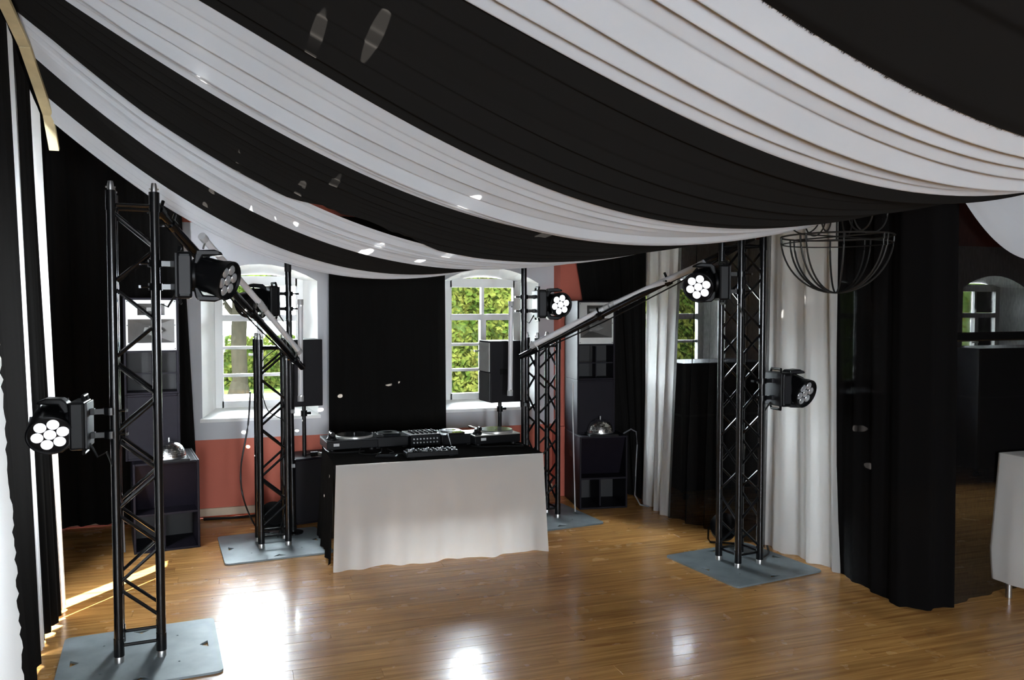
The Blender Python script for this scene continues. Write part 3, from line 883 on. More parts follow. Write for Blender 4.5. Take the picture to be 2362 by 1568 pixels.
moving_head((0.415, 7.08, 1.955), (-1, -0.25), Vector((-0.5, 0.65, -0.25)), 'moving head light on the pole in front of the left window, turned away', False)
moving_head((2.42, 6.90, 1.935), (1, -0.10), Vector((0.14, -0.9, -0.06)), 'moving head light on the right pole by the window, lenses glowing white in place of reflected light', True)
moving_head((3.44, 5.10, 2.08), (-1, 0.30), Vector((-0.62, -0.62, -0.30)), 'moving head light on the left side of the right front tower, lenses glowing white in place of reflected light', True)
moving_head((3.64, 5.12, 1.305), (1, 0.0), Vector((0.22, -0.77, -0.27)), 'moving head light on the right side of the right front tower, against the white curtain', False)

# ------------------------------------------------------------------ loudspeakers (front looks to -Y locally)
def boards(m, w, d, h, t=0.018, z=0.0, back=True):
    m.box((-w / 2 + t / 2, d / 2, z + h / 2), (t, d, h)).box((w / 2 - t / 2, d / 2, z + h / 2), (t, d, h))
    m.box((0, d / 2, z + t / 2), (w - 2 * t, d, t)).box((0, d / 2, z + h - t / 2), (w - 2 * t, d, t))
    if back: m.box((0, d - t / 2, z + h / 2), (w - 2 * t, t, h - 2 * t))
    return m
def subwoofer(x, y, rz, w, d, h, label):
    s = empty('subwoofer', (x, y, 0), rz, label, 'speaker', 'horn speaker stacks')
    boards(MB(), w, d, h).build('cabinet', M_CAB, s, bevel=0.004)
    MB().box((0, 0.10, h * 0.42), (w - 0.036, 0.20, 0.018)).build('shelf', M_CAB, s, bevel=0.002)
    m = MB().hexa([(-w / 2 + 0.018, 0.20, h * 0.43), (w / 2 - 0.018, 0.20, h * 0.43), (w / 2 - 0.018, 0.22, h * 0.43), (-w / 2 + 0.018, 0.22, h * 0.43)],
                  [(-w / 2 + 0.018, 0.03, h - 0.018), (w / 2 - 0.018, 0.03, h - 0.018), (w / 2 - 0.018, 0.05, h - 0.018), (-w / 2 + 0.018, 0.05, h - 0.018)])
    m.build('sloping_baffle', M_CAB, s)
    MB().box((-0.02, 0.20, h * 0.21), (0.016, 0.30, h * 0.40)).build('vane', M_CAB, s)
    MB().box((0, 0.42, h * 0.21), (w - 0.036, 0.016, h * 0.40)).build('inner_panel', M_CABIN, s)
    for sx in (-1, 1):
        MB().box((sx * (w / 2 + 0.002), d * 0.5, h * 0.70), (0.006, 0.13, 0.06)).build('side_handle', M_PLASTIC, s, bevel=0.002)
    return s
def bass_bin(x, y, z, rz, w, d, h, label):
    s = empty('bass_speaker', (x, y, z), rz, label, 'speaker', 'horn speaker stacks')
    boards(MB(), w, d, h).build('cabinet', M_CAB, s, bevel=0.004)
    MB().box((0, 0.012, h / 2), (w - 0.036, 0.016, h - 0.036)).build('front_panel', M_CAB, s, bevel=0.002)
    return s
def horn(m, cx, cz, w, h, depth, tw, th):
    o = [(-w / 2, -h / 2), (w / 2, -h / 2), (w / 2, h / 2), (-w / 2, h / 2)]
    i = [(-tw / 2, -th / 2), (tw / 2, -th / 2), (tw / 2, th / 2), (-tw / 2, th / 2)]
    vs = [(cx + a, 0.0, cz + b) for a, b in o] + [(cx + a, depth, cz + b) for a, b in i]
    m.add(vs, [(k, (k + 1) % 4, 4 + (k + 1) % 4, 4 + k) for k in range(4)] + [(4, 5, 6, 7)])
def horn_top(x, y, z, rz, w, d, h, label):
    s = empty('horn_speaker', (x, y, z), rz, label, 'speaker', 'horn speaker stacks')
    boards(MB(), w, d, h).build('cabinet', M_CAB, s, bevel=0.004)
    iw = w - 0.036
    zp0 = h * 0.455; zp1 = h - 0.018
    ph = zp1 - zp0
    # silver panel: bars around two openings
    t = 0.014
    wu, hu, zu = iw * 0.54, ph * 0.23, zp1 - ph * 0.185
    wl, hl, zl = iw * 0.92, ph * 0.47, zp0 + ph * 0.385
    p = MB()
    yb = 0.006
    def bar(x0, x1, z0, z1): p.box(((x0 + x1) / 2, yb + t / 2, (z0 + z1) / 2), (x1 - x0, t, z1 - z0))
    bar(-iw / 2, iw / 2, zu + hu / 2, zp1)
    bar(-iw / 2, -wu / 2, zu - hu / 2, zu + hu / 2); bar(wu / 2, iw / 2, zu - hu / 2, zu + hu / 2)
    bar(-iw / 2, iw / 2, zl + hl / 2, zu - hu / 2)
    bar(-iw / 2, -wl / 2, zl - hl / 2, zl + hl / 2); bar(wl / 2, iw / 2, zl - hl / 2, zl + hl / 2)
    bar(-iw / 2, iw / 2, zp0, zl - hl / 2)
    pan = p.build('horn_panel', M_HORN, s)
    for sx in (-1, 1):
        for zz in (zp0 + 0.012, zp0 + ph * 0.5, zp1 - 0.012):
            MB().cyl((sx * (iw / 2 - 0.010), yb - 0.004, zz), (sx * (iw / 2 - 0.010), yb + 0.004, zz), 0.004, n=8).build('screw', M_GREYPL, pan)
    M1 = Matrix.Translation((0, yb + 0.004, 0))
    m = MB(); horn(m, 0, zu, wu, hu, 0.11, wu * 0.35, hu * 0.3); m.v = [M1 @ v for v in m.v]
    m.build('small_horn', M_HORNIN, s)
    m = MB(); horn(m, 0, zl, wl, hl, 0.17, wl * 0.10, hl * 0.40); m.v = [M1 @ v for v in m.v]
    m.build('large_horn', M_HORNIN, s)
    # diffraction wedge across the large horn
    a = 0.33 * wl
    m = MB()
    vs = [(-a * 0.5, yb + 0.02, zl), (a * 0.8, yb + 0.02, zl), (a * 0.45, yb + 0.08, zl + hl * 0.15), (-a * 0.45, yb + 0.08, zl + hl * 0.15), (a * 0.45, yb + 0.08, zl - hl * 0.15), (-a * 0.45, yb + 0.08, zl - hl * 0.15), (-a * 0.3, yb + 0.15, zl), (a * 0.3, yb + 0.15, zl)]
    m.add(vs, [(0, 1, 2, 3), (1, 0, 5, 4), (3, 2, 7, 6), (4, 5, 6, 7), (0, 3, 6, 5), (1, 4, 7, 2)])
    m.build('horn_wedge', M_HORN, s)
    # bass slot below with a cross of vanes
    MB().box((0, 0.09, zp0 - 0.008), (iw, 0.16, 0.014)).build('shelf', M_CAB, s)
    MB().box((0, 0.02, h * 0.215), (iw, 0.012, 0.012)).build('cross_vane', M_CAB, s)
    MB().box((0, 0.06, zp0 * 0.5), (0.010, 0.10, zp0 - 0.05)).build('vane', M_CAB, s)
    MB().box((0, 0.22, zp0 * 0.5), (iw, 0.012, zp0 - 0.03)).build('inner_panel', M_CABIN, s)
    return s
# left stack
RL = R(8)
def off(x, y, rz, dx, dy):
    return (x + dx * math.cos(rz) - dy * math.sin(rz), y + dx * math.sin(rz) + dy * math.cos(rz))
slx, sly = -0.53, 6.90
subwoofer(slx, sly, RL, 0.48, 0.60, 0.70, 'black subwoofer at the bottom of the left speaker stack, under the mirror ball')
p = off(slx, sly, RL, -0.085, 0.14)
bass_bin(p[0], p[1], 0.70, R(5), 0.40, 0.42, 0.52, 'black middle speaker of the left stack, behind the mirror ball')
horn_top(p[0], p[1], 1.22, R(5), 0.40, 0.42, 0.76, 'horn speaker with silver panel on top of the left stack')
# right stack
RR_ = R(-8)
srx, sry = 3.275, 7.055
subwoofer(srx, sry, RR_, 0.47, 0.60, 0.69, 'black subwoofer at the bottom of the right speaker stack, under the mirror ball')
p2 = off(srx, sry, RR_, -0.03, 0.16)
bass_bin(p2[0], p2[1], 0.69, R(-6), 0.38, 0.42, 0.52, 'dark purple middle speaker of the right stack')
horn_top(p2[0], p2[1], 1.21, R(-6), 0.38, 0.42, 0.76, 'horn speaker with silver panel on top of the right stack')
def strap(pts, label, m_, w=0.012):
    o = MB().tube(pts, w, 6).build('strap', m_, None, True)
    tag(o, label, 'strap')
strap([(2.985, 7.12, 1.20), (2.975, 7.10, 0.95), (2.965, 7.06, 0.695), (2.96, 7.02, 0.3), (2.96, 7.0, 0.012)], 'strap with its edge highlight as pale grey, hanging down the left side of the right speaker stack', M_LABEL, 0.006)  # pale colour imitates the highlight along the strap edge
strap([(-0.86, 6.98, 1.22), (-0.87, 6.97, 0.9), (-0.86, 6.95, 0.5), (-0.84, 6.93, 0.012)], 'thin grey strap hanging beside the left speaker stack', M_GREYCAB, 0.007)
tag(MB().tube([(3.50, 7.10, 0.70), (3.56, 7.06, 0.745), (3.60, 7.03, 0.72), (3.605, 7.02, 0.6), (3.58, 7.0, 0.3), (3.575, 7.0, 0.12), (3.62, 6.98, 0.03), (3.70, 6.95, 0.012)], 0.007, 8).build('cable', M_GREYCAB, None, True), 'grey cable arching over the right side of the right subwoofer', 'cable')

def mirror_ball(x, y, z, r, rz, label):
    t = empty('mirror_half_ball', (x, y, z), rz, label, 'mirror ball', 'mirror half balls')
    MB().box((0, 0, 0.011), (r * 2.3, r * 2.3, 0.022)).build('base_board', M_PLASTIC, t, bevel=0.003)
    MB().lathe([(r * 1.02, 0.022), (r * 1.02, 0.032)], 32).build('rim', M_STEEL, t, True)
    MB().lathe([(r * 0.965 * math.cos(R(a)), 0.03 + r * 0.965 * math.sin(R(a))) for a in range(0, 91, 6)], 28).build('core', M_CABIN, t, True)
    q = random.Random(int(x * 100))
    m = MB()
    rows = 13
    for i in range(rows):
        e0, e1 = R(90 * i / rows + 0.5), R(90 * (i + 1) / rows - 0.5)
        n = max(4, int(2 * PI * math.cos((e0 + e1) / 2) * rows / (PI / 2)))
        for k in range(n):
            a0, a1 = 2 * PI * (k + 0.05) / n, 2 * PI * (k + 0.95) / n
            pts = [Vector((math.cos(e) * math.cos(a), math.cos(e) * math.sin(a), math.sin(e))) * r + Vector((0, 0, 0.03)) for e, a in ((e0, a0), (e0, a1), (e1, a1), (e1, a0))]
            c = sum(pts, Vector()) / 4
            tl = Vector((q.uniform(-1, 1), q.uniform(-1, 1), q.uniform(-1, 1))) * 0.06
            nrm = (c - Vector((0, 0, 0.03))).normalized()
            pts = [p_ + nrm * ((p_ - c).dot(tl)) for p_ in pts]
            m.add(pts, [(0, 1, 2, 3)])
    o = m.build('mirror_tiles', M_MIRROR, t); tag(o, kind='stuff')
    MB().cyl((0, 0, r + 0.02), (0, 0, r + 0.055), 0.008, n=8).build('finial', M_STEEL, t, True)
    return t
BALL_L = off(slx, sly, RL, -0.01, 0.12)[:2]
mirror_ball(-0.515, 7.00, 0.70, 0.122, RL, 'mirrored half ball on the left subwoofer')
mirror_ball(3.29, 7.17, 0.69, 0.122, RR_, 'mirrored half ball on the right subwoofer')

# subwoofer behind the short left tower and the pole speakers
s = empty('subwoofer', (0.70, 7.42, 0), R(14), 'dark purple subwoofer standing behind the short left tower', 'speaker')
boards(MB(), 0.50, 0.40, 0.58).build('cabinet', M_CAB, s, bevel=0.006)
MB().box((0, 0.010, 0.29), (0.464, 0.014, 0.544)).build('front_panel', M_CHAR, s, bevel=0.002)
MB().box((-0.254, 0.2, 0.30), (0.006, 0.12, 0.16)).build('connector_plate', M_STEEL, s)
c = empty('cable_plug', (0.66, 7.44, 0.58), R(-30), 'black cable plug lying on the subwoofer beside the DJ table', 'plug')
MB().cyl((-0.05, 0, 0.022), (0.02, 0, 0.03), 0.022, n=12).build('body', M_PLASTIC, c, True)
MB().cyl((0.02, 0, 0.03), (0.05, 0, 0.02), 0.018, 0.024, n=12).build('ring', M_STEEL, c, True)
MB().tube([(-0.05, 0, 0.022), (-0.12, 0.02, 0.008), (-0.16, 0.05, 0.008)], 0.006, 6).build('lead', M_RUBBER, c, True)

def pole_speaker(x, y, z0, zf, rz, w, d, h, label, horn_front, plab):
    st = empty('speaker_pole', (x, y, zf), 0, plab, 'speaker pole', 'speaker poles')
    MB().cyl((0, 0, 0.0), (0, 0, z0 - zf), 0.0175, n=14).build('tube', M_TRUSS, st, True)
    MB().cyl((0, 0, z0 - zf - 0.10), (0, 0, z0 - zf - 0.05), 0.028, n=14).cyl((0.02, 0, z0 - zf - 0.075), (0.06, 0, z0 - zf - 0.075), 0.012, n=8).build('collar', M_PLASTIC, st, True)
    s = empty('pole_speaker', (x, y, z0), rz, label, 'speaker', 'small speakers on poles')
    MB().box((0, 0, h / 2), (w, d, h)).build('cabinet', M_CHAR, s, bevel=0.006)
    yf = -d / 2
    if horn_front:
        m = MB()
        for a, b in (((-w / 2 + 0.02, h * 0.92), (w / 2 - 0.02, h * 0.97)), ((-w / 2 + 0.02, h * 0.50), (w / 2 - 0.02, h * 0.58)), ((-w / 2 + 0.02, h * 0.58), (-w / 2 + 0.04, h * 0.92)), ((w / 2 - 0.04, h * 0.58), (w / 2 - 0.02, h * 0.92))):
            m.box(((a[0] + b[0]) / 2, yf - 0.005, (a[1] + b[1]) / 2), (b[0] - a[0], 0.012, b[1] - a[1]))
        m.build('horn_panel', M_HORN, s)
        m = MB(); horn(m, 0, h * 0.75, w - 0.08, h * 0.34, 0.10, 0.03, h * 0.2)
        m.v = [v + Vector((0, yf - 0.003 - 0.10 + 0.10, 0)) for v in m.v]
        # a shallow horn standing proud of the cabinet face
        m2 = MB(); horn(m2, 0, h * 0.75, w - 0.08, h * 0.34, 0.008, 0.05, h * 0.12)
        m2.v = [v + Vector((0, yf - 0.0105, 0)) for v in m2.v]
        m2.build('horn', M_HORN, s)
        MB().box((0, yf - 0.004, h * 0.25), (w - 0.03, 0.010, h * 0.46)).build('grille', M_GRILLE, s)
    else:
        MB().box((0, yf - 0.004, h * 0.5), (w - 0.03, 0.008, h - 0.03)).build('grille', M_CHAR, s)
    MB().box((w / 2 + 0.003, 0, h * 0.5), (0.008, 0.12, 0.05)).build('side_handle', M_PLASTIC, s)
pole_speaker(0.56, 7.50, 1.04, 0.58, R(10), 0.27, 0.26, 0.585, 'small charcoal speaker on a pole in front of the left window', False, 'black pole carrying the small speaker in front of the left window')
pole_speaker(2.31, 7.26, 1.04, 0.0, R(-84), 0.28, 0.30, 0.56, 'small black speaker with silver horn on a pole in front of the right window', True, 'black pole carrying the small speaker in front of the right window')

# ------------------------------------------------------------------ DJ table
TX0, TX1, TY0, TY1, TZ = 0.66, 2.28, 6.05, 6.93, 0.755
tb = empty('dj_table', ((TX0 + TX1) / 2, (TY0 + TY1) / 2, 0), 0, 'long table under the black and white cloths, holding the DJ gear', 'table')
MB().box((0, 0, TZ - 0.02), (TX1 - TX0 - 0.01, TY1 - TY0 - 0.01, 0.03)).build('tabletop', M_TABLE, tb, bevel=0.004)
for sx in (-1, 1):
    for sy in (-1, 1):
        MB().cyl((sx * 0.74, sy * 0.37, 0.0), (sx * 0.74, sy * 0.37, TZ - 0.035), 0.018, n=10).build('leg', M_TRUSS, tb, True)
bc = MB()
def cloth_side(x0, y0, x1, y1, ztop, zbot, flare, nx, amp, seed, m):
    q = random.Random(seed); ph = q.uniform(0, 6)
    d = Vector((x1 - x0, y1 - y0, 0)); n = Vector((d.y, -d.x, 0)).normalized(); L_ = d.length
    def fn(u, v):
        p = Vector((x0, y0, ztop)) + d * u
        t_ = v ** 1.2
        p += n * (flare * t_ + amp * t_ * (math.sin(nx * u * 6.28 + ph) + 0.5 * math.sin(nx * 2.7 * u * 6.28 + 2 * ph)))
        p.z = ztop + (zbot - ztop) * v
        return p
    m.grid(fn, 60, 16)
zt = TZ + 0.004
bc.add([(TX0, TY0, zt), (TX1, TY0, zt), (TX1, TY1, zt), (TX0, TY1, zt)], [(0, 1, 2, 3)])
cloth_side(TX0, TY1, TX0, TY0, zt, 0.02, 0.035, 3, 0.012, 1, bc)
cloth_side(TX1, TY0, TX1, TY1, zt, 0.05, 0.02, 3, 0.010, 2, bc)
cloth_side(TX1, TY1, TX0, TY1, zt, 0.64, 0.01, 5, 0.010, 3, bc)
cloth_side(TX0, TY0, TX1, TY0, zt, zt - 0.105, 0.004, 6, 0.002, 4, bc)
o = bc.build('black_tablecloth', M_BLACK, None, 'all')
tag(o, 'black cloth covering the top and left side of the DJ table', 'tablecloth')
q = random.Random(31)
def front(u, v):
    x = TX0 + 0.012 + (TX1 - TX0 - 0.012) * u
    t_ = v
    x += (-0.035 * (1 - u) ** 6 + 0.012 * u ** 8) * t_
    yy = TY0 - 0.012 - 0.055 * t_ - (0.026 * math.sin(u * 19 + 0.6) + 0.016 * math.sin(u * 43 + 2) + 0.007 * math.sin(u * 71)) * t_ ** 1.3
    z = zt - 0.001 + (-0.002 - zt) * v
    return Vector((x, yy, z))
tag(MB().grid(front, 150, 24).build('white_table_front', M_WHITET, None, 'all'), 'white cloth hanging down the front of the DJ table', 'tablecloth')

ZT = TZ + 0.006
def turntable(x, y, rz, label, top_mat):
    t = empty('turntable', (x, y, ZT), rz, label, 'turntable', 'record players on the DJ table')
    for sx in (-1, 1):
        for sy in (-1, 1):
            MB().cyl((sx * 0.16, sy * 0.12, 0), (sx * 0.16, sy * 0.12, 0.02), 0.022, n=12).build('foot', M_RUBBER, t, True)
    MB().box((0, 0, 0.052), (0.41, 0.33, 0.066)).build('plinth', M_PLASTIC, t, bevel=0.005)
    MB().box((0, 0, 0.088), (0.41, 0.33, 0.008)).build('top_plate', top_mat, t, bevel=0.002)
    pl_ = MB().lathe([(0.150, 0.092), (0.150, 0.106), (0.145, 0.110)], 48).build('platter', M_SILVERDECK, t, True)
    pl_.location = (0.045, 0, 0)
    for i in range(36):
        a = 2 * PI * i / 36
        pass
    rec = MB().lathe([(0.143, 0.110), (0.143, 0.113)], 48).build('record', M_VINYL, t, True); rec.location = (0.045, 0, 0)
    MB().lathe([(0.004, 0.113), (0.004, 0.122), (0.002, 0.124)], 10).build('spindle', M_STEEL, t, True, loc=(0.045, 0, 0))
    tx, ty = -0.155, -0.09
    MB().lathe([(0.040, 0.092), (0.040, 0.103), (0.030, 0.112), (0.026, 0.135), (0.014, 0.14)], 20).build('tonearm_base', M_PLASTIC, t, True, loc=(tx, ty, 0))
    arm = MB().tube([(tx, ty - 0.03, 0.142), (tx, ty, 0.142), (tx + 0.004, ty + 0.10, 0.136), (tx + 0.02, ty + 0.20, 0.128)], 0.005, 8).build('tonearm', M_STEEL, t, True)
    MB().cyl((tx, ty - 0.065, 0.142), (tx, ty - 0.03, 0.142), 0.017, n=14).build('counterweight', M_PLASTIC, arm, True)
    MB().box((tx + 0.024, ty + 0.215, 0.124), (0.02, 0.045, 0.014)).build('headshell', M_PLASTIC, arm)
    MB().box((-0.13, -0.167, 0.058), (0.045, 0.003, 0.022)).build('sticker', M_LABEL, t)
    return t
turntable(0.855, 6.74, R(4), 'black turntable at the left end of the DJ table', M_GREYPL)
turntable(2.03, 6.65, R(6), 'turntable with pale top at the right end of the DJ table', M_SILVERDECK)
def cdj(x, y, rz, label):
    t = empty('media_player', (x, y, ZT), rz, label, 'media player', 'disc players on the DJ table')
    m = MB().hexa([(-0.135, -0.16, 0.012), (0.135, -0.16, 0.012), (0.135, 0.16, 0.012), (-0.135, 0.16, 0.012)],
                  [(-0.135, -0.16, 0.098), (0.135, -0.16, 0.098), (0.135, 0.16, 0.088), (-0.135, 0.16, 0.088)])
    m.build('body', M_PLASTIC, t, bevel=0.008)
    for sx in (-1, 1):
        MB().box((sx * 0.11, 0, 0.006), (0.03, 0.24, 0.012)).build('foot', M_RUBBER, t)
    MB().lathe([(0.092, 0.090), (0.092, 0.104), (0.080, 0.110), (0.045, 0.108), (0.0445, 0.101)], 36).build('jog_wheel', M_GREYPL, t, True, loc=(0, 0.03, 0))
    MB().lathe([(0.0935, 0.095), (0.0935, 0.101)], 36).build('jog_ring', M_STEEL, t, True, loc=(0, 0.03, 0))
    MB().lathe([(0.035, 0.10), (0.035, 0.109)], 24).build('jog_display', M_LENSDARK, t, True, loc=(0, 0.03, 0))
    MB().box((0, -0.115, 0.103), (0.14, 0.06, 0.012)).build('screen', M_LENSDARK, t, bevel=0.002)
    for i in range(5):
        MB().cyl((-0.11 + 0.024 * i, 0.13, 0.088), (-0.11 + 0.024 * i, 0.13, 0.098), 0.008, n=10).build('button', M_STEEL, t, True)
    return t
cdj(1.185, 6.77, R(2), 'black disc player between the left turntable and the mixer')
cdj(1.71, 6.72, R(4), 'black disc player between the mixer and the right turntable')
mx = empty('dj_mixer', (1.452, 6.75, ZT), R(3), 'DJ mixer with pale top and rows of knobs in the middle of the table', 'mixer')
MB().hexa([(-0.125, -0.16, 0.01), (0.125, -0.16, 0.01), (0.125, 0.16, 0.01), (-0.125, 0.16, 0.01)],
          [(-0.125, -0.16, 0.105), (0.125, -0.16, 0.105), (0.125, 0.16, 0.092), (-0.125, 0.16, 0.092)]).build('body', M_PLASTIC, mx, bevel=0.004)
MB().hexa([(-0.122, -0.157, 0.104), (0.122, -0.157, 0.104), (0.122, 0.157, 0.091), (-0.122, 0.157, 0.091)],
          [(-0.122, -0.157, 0.1075), (0.122, -0.157, 0.1075), (0.122, 0.157, 0.0945), (-0.122, 0.157, 0.0945)]).build('top_plate', M_SILVERDECK, mx)
kn = MB().lathe([(0.0075, 0), (0.0068, 0.018), (0.003, 0.020)], 12).mesh('knob', M_PLASTIC, True)
for i in range(6):
    for j in range(6):
        yy = -0.135 + 0.034 * j
        inst('knob', kn, mx, (-0.095 + 0.038 * i, yy, 0.1062 - 0.0413 * (yy + 0.157)))
for i in range(4):
    MB().box((-0.07 + 0.047 * i, 0.105, 0.100), (0.016, 0.012, 0.014)).build('fader', M_PLASTIC, mx)
jk = MB().cyl((0, -0.158, 0), (0, -0.168, 0), 0.006, n=10).mesh('socket', M_STEEL, True)
for i in range(8):
    for j in range(2):
        inst('socket', jk, mx, (-0.10 + 0.028 * i, 0, 0.04 + 0.03 * j))
ct = empty('effects_unit', (1.41, 6.185, ZT), R(1), 'black effects box with shiny knobs at the front edge of the DJ table', 'effects unit')
MB().hexa([(-0.205, -0.07, 0.006), (0.205, -0.07, 0.006), (0.205, 0.075, 0.006), (-0.205, 0.075, 0.006)],
          [(-0.20, -0.07, 0.048), (0.20, -0.07, 0.048), (0.20, 0.075, 0.042), (-0.20, 0.075, 0.042)]).build('body', M_PLASTIC, ct, bevel=0.005)
kb = MB().lathe([(0.014, 0), (0.013, 0.016), (0.009, 0.019)], 14).mesh('knob', M_LENS, True)
kd = MB().lathe([(0.017, 0), (0.016, 0.010), (0.012, 0.013)], 16).mesh('knob', M_PLASTIC, True)
for i in range(10):
    for j in range(2):
        inst('knob', kb if (i * 2 + j) % 3 == 0 else kd, ct, (-0.175 + 0.039 * i, -0.035 + 0.07 * j, 0.046 - 0.003 * j))
for sx in (-1, 1):
    MB().box((sx * 0.15, 0, 0.003), (0.03, 0.1, 0.006)).build('foot', M_RUBBER, ct)
pd = empty('phone', (1.08, 6.26, ZT), R(-20), 'flat black phone lying on the black cloth, left of the effects box', 'phone')
MB().box((0, 0, 0.005), (0.16, 0.085, 0.010)).build('body', M_PLASTIC, pd, bevel=0.003)
MB().box((0, 0, 0.0105), (0.145, 0.075, 0.0015)).build('screen', M_LENSDARK, pd)
def cable(pts, r, label, m_=M_RUBBER, name='cable'):
    # smooth through the points
    P = [Vector(p_) for p_ in pts]
    out = []
    for i in range(len(P) - 1):
        p0, p1, p2_, p3 = P[max(i - 1, 0)], P[i], P[i + 1], P[min(i + 2, len(P) - 1)]
        for s_ in range(8):
            t_ = s_ / 8
            out.append(0.5 * ((2 * p1) + (p2_ - p0) * t_ + (2 * p0 - 5 * p1 + 4 * p2_ - p3) * t_ ** 2 + (3 * p1 - p0 - 3 * p2_ + p3) * t_ ** 3))
    out.append(P[-1])
    tag(MB().tube(out, r, 6).build(name, m_, None, True), label, 'cable')
z0 = ZT + 0.006
cable([(0.93, 6.58, z0 + 0.02), (0.90, 6.44, z0), (0.99, 6.36, z0), (1.06, 6.42, z0), (1.10, 6.60, z0)], 0.005, 'black cable loop in front of the left turntable')
cable([(1.14, 6.58, z0), (1.16, 6.40, z0), (1.12, 6.36, z0), (1.19, 6.32, z0), (1.25, 6.27, z0 + 0.012)], 0.004, 'thin black cable running from disc player to effects box')
cable([(1.60, 6.27, z0 + 0.03), (1.60, 6.33, 0.84), (1.61, 6.45, 0.885), (1.62, 6.55, 0.84)], 0.004, 'black cable standing up behind the effects box')
cable([(2.2, 6.47, z0), (2.235, 6.40, z0), (2.20, 6.36, z0), (2.08, 6.40, z0), (1.90, 6.42, z0), (1.82, 6.50, z0)], 0.006, 'black cables in front of the right turntable')
cable([(0.665, 6.80, z0), (0.675, 6.62, z0), (0.70, 6.53, z0), (0.80, 6.50, z0), (0.95, 6.52, z0)], 0.008, 'black cable at the left edge of the DJ table')
cable([(0.10, 7.0, 1.22), (0.08, 7.02, 0.95), (0.02, 6.98, 0.6), (0.04, 6.95, 0.35), (0.14, 6.98, 0.10), (0.24, 7.15, 0.012)], 0.007, 'black cable looping out at the left of the short left tower')
cable([(0.36, 6.9, 1.6), (0.18, 6.84, 1.45), (0.22, 6.86, 1.1), (0.37, 6.88, 0.95), (0.33, 6.87, 0.6), (0.36, 6.9, 0.3), (0.30, 6.95, 0.02)], 0.004, 'thin cable dangling inside the short left tower')
cable([(3.70, 5.20, 0.02), (3.86, 5.32, 0.010), (3.93, 5.42, 0.012), (3.98, 5.5, 0.010)], 0.008, 'black cable running from the right front tower to the white curtain')
cable([(-0.3, 7.80, 0.012), (0.0, 7.78, 0.012), (0.25, 7.80, 0.012), (0.5, 7.79, 0.012)], 0.012, 'thick black cable along the skirting board under the left window')
cable([(2.75, 7.75, 0.18), (2.9, 7.70, 0.10), (3.0, 7.65, 0.20), (2.85, 7.62, 0.05), (2.7, 7.66, 0.015)], 0.009, 'tangle of black cable on the floor left of the right speaker stack')

# small floor lamps inside the tower feet
def par_can(x, y, rz, tilt, label):
    t = empty('floor_lamp_can', (x, y, 0.0), rz, label, 'floor lamp', 'small round floor lamps')
    Mx = Matrix.Translation((0, 0, 0.135)) @ Matrix.Rotation(tilt, 4, 'X')
    MB().lathe([(0.05, -0.09), (0.085, -0.08), (0.10, -0.02), (0.105, 0.06), (0.108, 0.075), (0.098, 0.07)], 28, Mx).build('housing', M_PLASTIC, t, True)
    MB().lathe([(0.097, 0.055), (0.097, 0.062)], 28, Mx).build('front_glass', M_LENSDARK, t, True)
    m = MB()
    m.tube([(-0.118, 0, 0.135), (-0.118, 0.02, 0.04), (-0.10, 0.04, 0.008), (0.10, 0.04, 0.008), (0.118, 0.02, 0.04), (0.118, 0, 0.135)], 0.008, 8)
    m.build('bracket', M_TRUSS, t, True)
par_can(3.68, 5.66, R(-30), R(60), 'round black floor lamp behind the right front tower')
par_can(0.27, 7.18, R(10), R(50), 'round black floor lamp at the foot of the short left tower')

# ------------------------------------------------------------------ wire chandelier
ch = empty('wire_chandelier', (3.60, 4.30, 1.995), R(12), 'dark wire basket chandelier hanging before the white curtain at right', 'chandelier')
RC, ZR = 0.335, 0.355
MB().tube([(RC * math.cos(2 * PI * i / 40), RC * math.sin(2 * PI * i / 40), ZR) for i in range(40)], 0.006, 6, closed=True).build('ring', M_WIRE, ch, True)
MB().tube([(RC * math.cos(2 * PI * i / 40) * 0.97, RC * math.sin(2 * PI * i / 40) * 0.97, ZR - 0.045) for i in range(40)], 0.004, 6, closed=True).build('ring', M_WIRE, ch, True)
arc = MB().tube([(RC * math.cos(R(a)), 0, ZR - ZR * math.sin(R(a))) for a in range(0, 91, 6)], 0.006, 6).mesh('rib', M_WIRE, True)
for i in range(8):
    for dl in (0, 7):
        o = inst('rib', arc, ch); o.rotation_euler = (0, 0, R(45 * i + dl))
        if dl and i % 2: bpy.data.objects.remove(o)
loop_ = MB().tube([(0.20 + 0.10 * math.sin(R(a)) , 0, ZR + 0.14 - 0.12 * math.cos(R(a) * 0.0 + R(a))) for a in range(-95, 96, 10)], 0.005, 6).mesh('arm', M_WIRE, True)
cup = MB().lathe([(0.004, 0.0), (0.018, 0.006), (0.020, 0.03), (0.014, 0.032)], 12).mesh('candle_cup', M_WIRE, True)
for i in range(6):
    o = inst('arm', loop_, ch); o.rotation_euler = (0, 0, R(60 * i + 20))
    c = inst('candle_cup', cup, ch, (0.30 * math.cos(R(60 * i + 20)), 0.30 * math.sin(R(60 * i + 20)), ZR + 0.145))
MB().cyl((0, 0, ZR - 0.02), (0, 0, 2.2), 0.006, n=8).build('hanging_rod', M_WIRE, ch, True)
for i in range(2):
    MB().cyl((RC * math.cos(R(90 * i)), RC * math.sin(R(90 * i)), ZR), (-RC * math.cos(R(90 * i)), -RC * math.sin(R(90 * i)), ZR), 0.005, n=6).build('cross_wire', M_WIRE, ch, True)

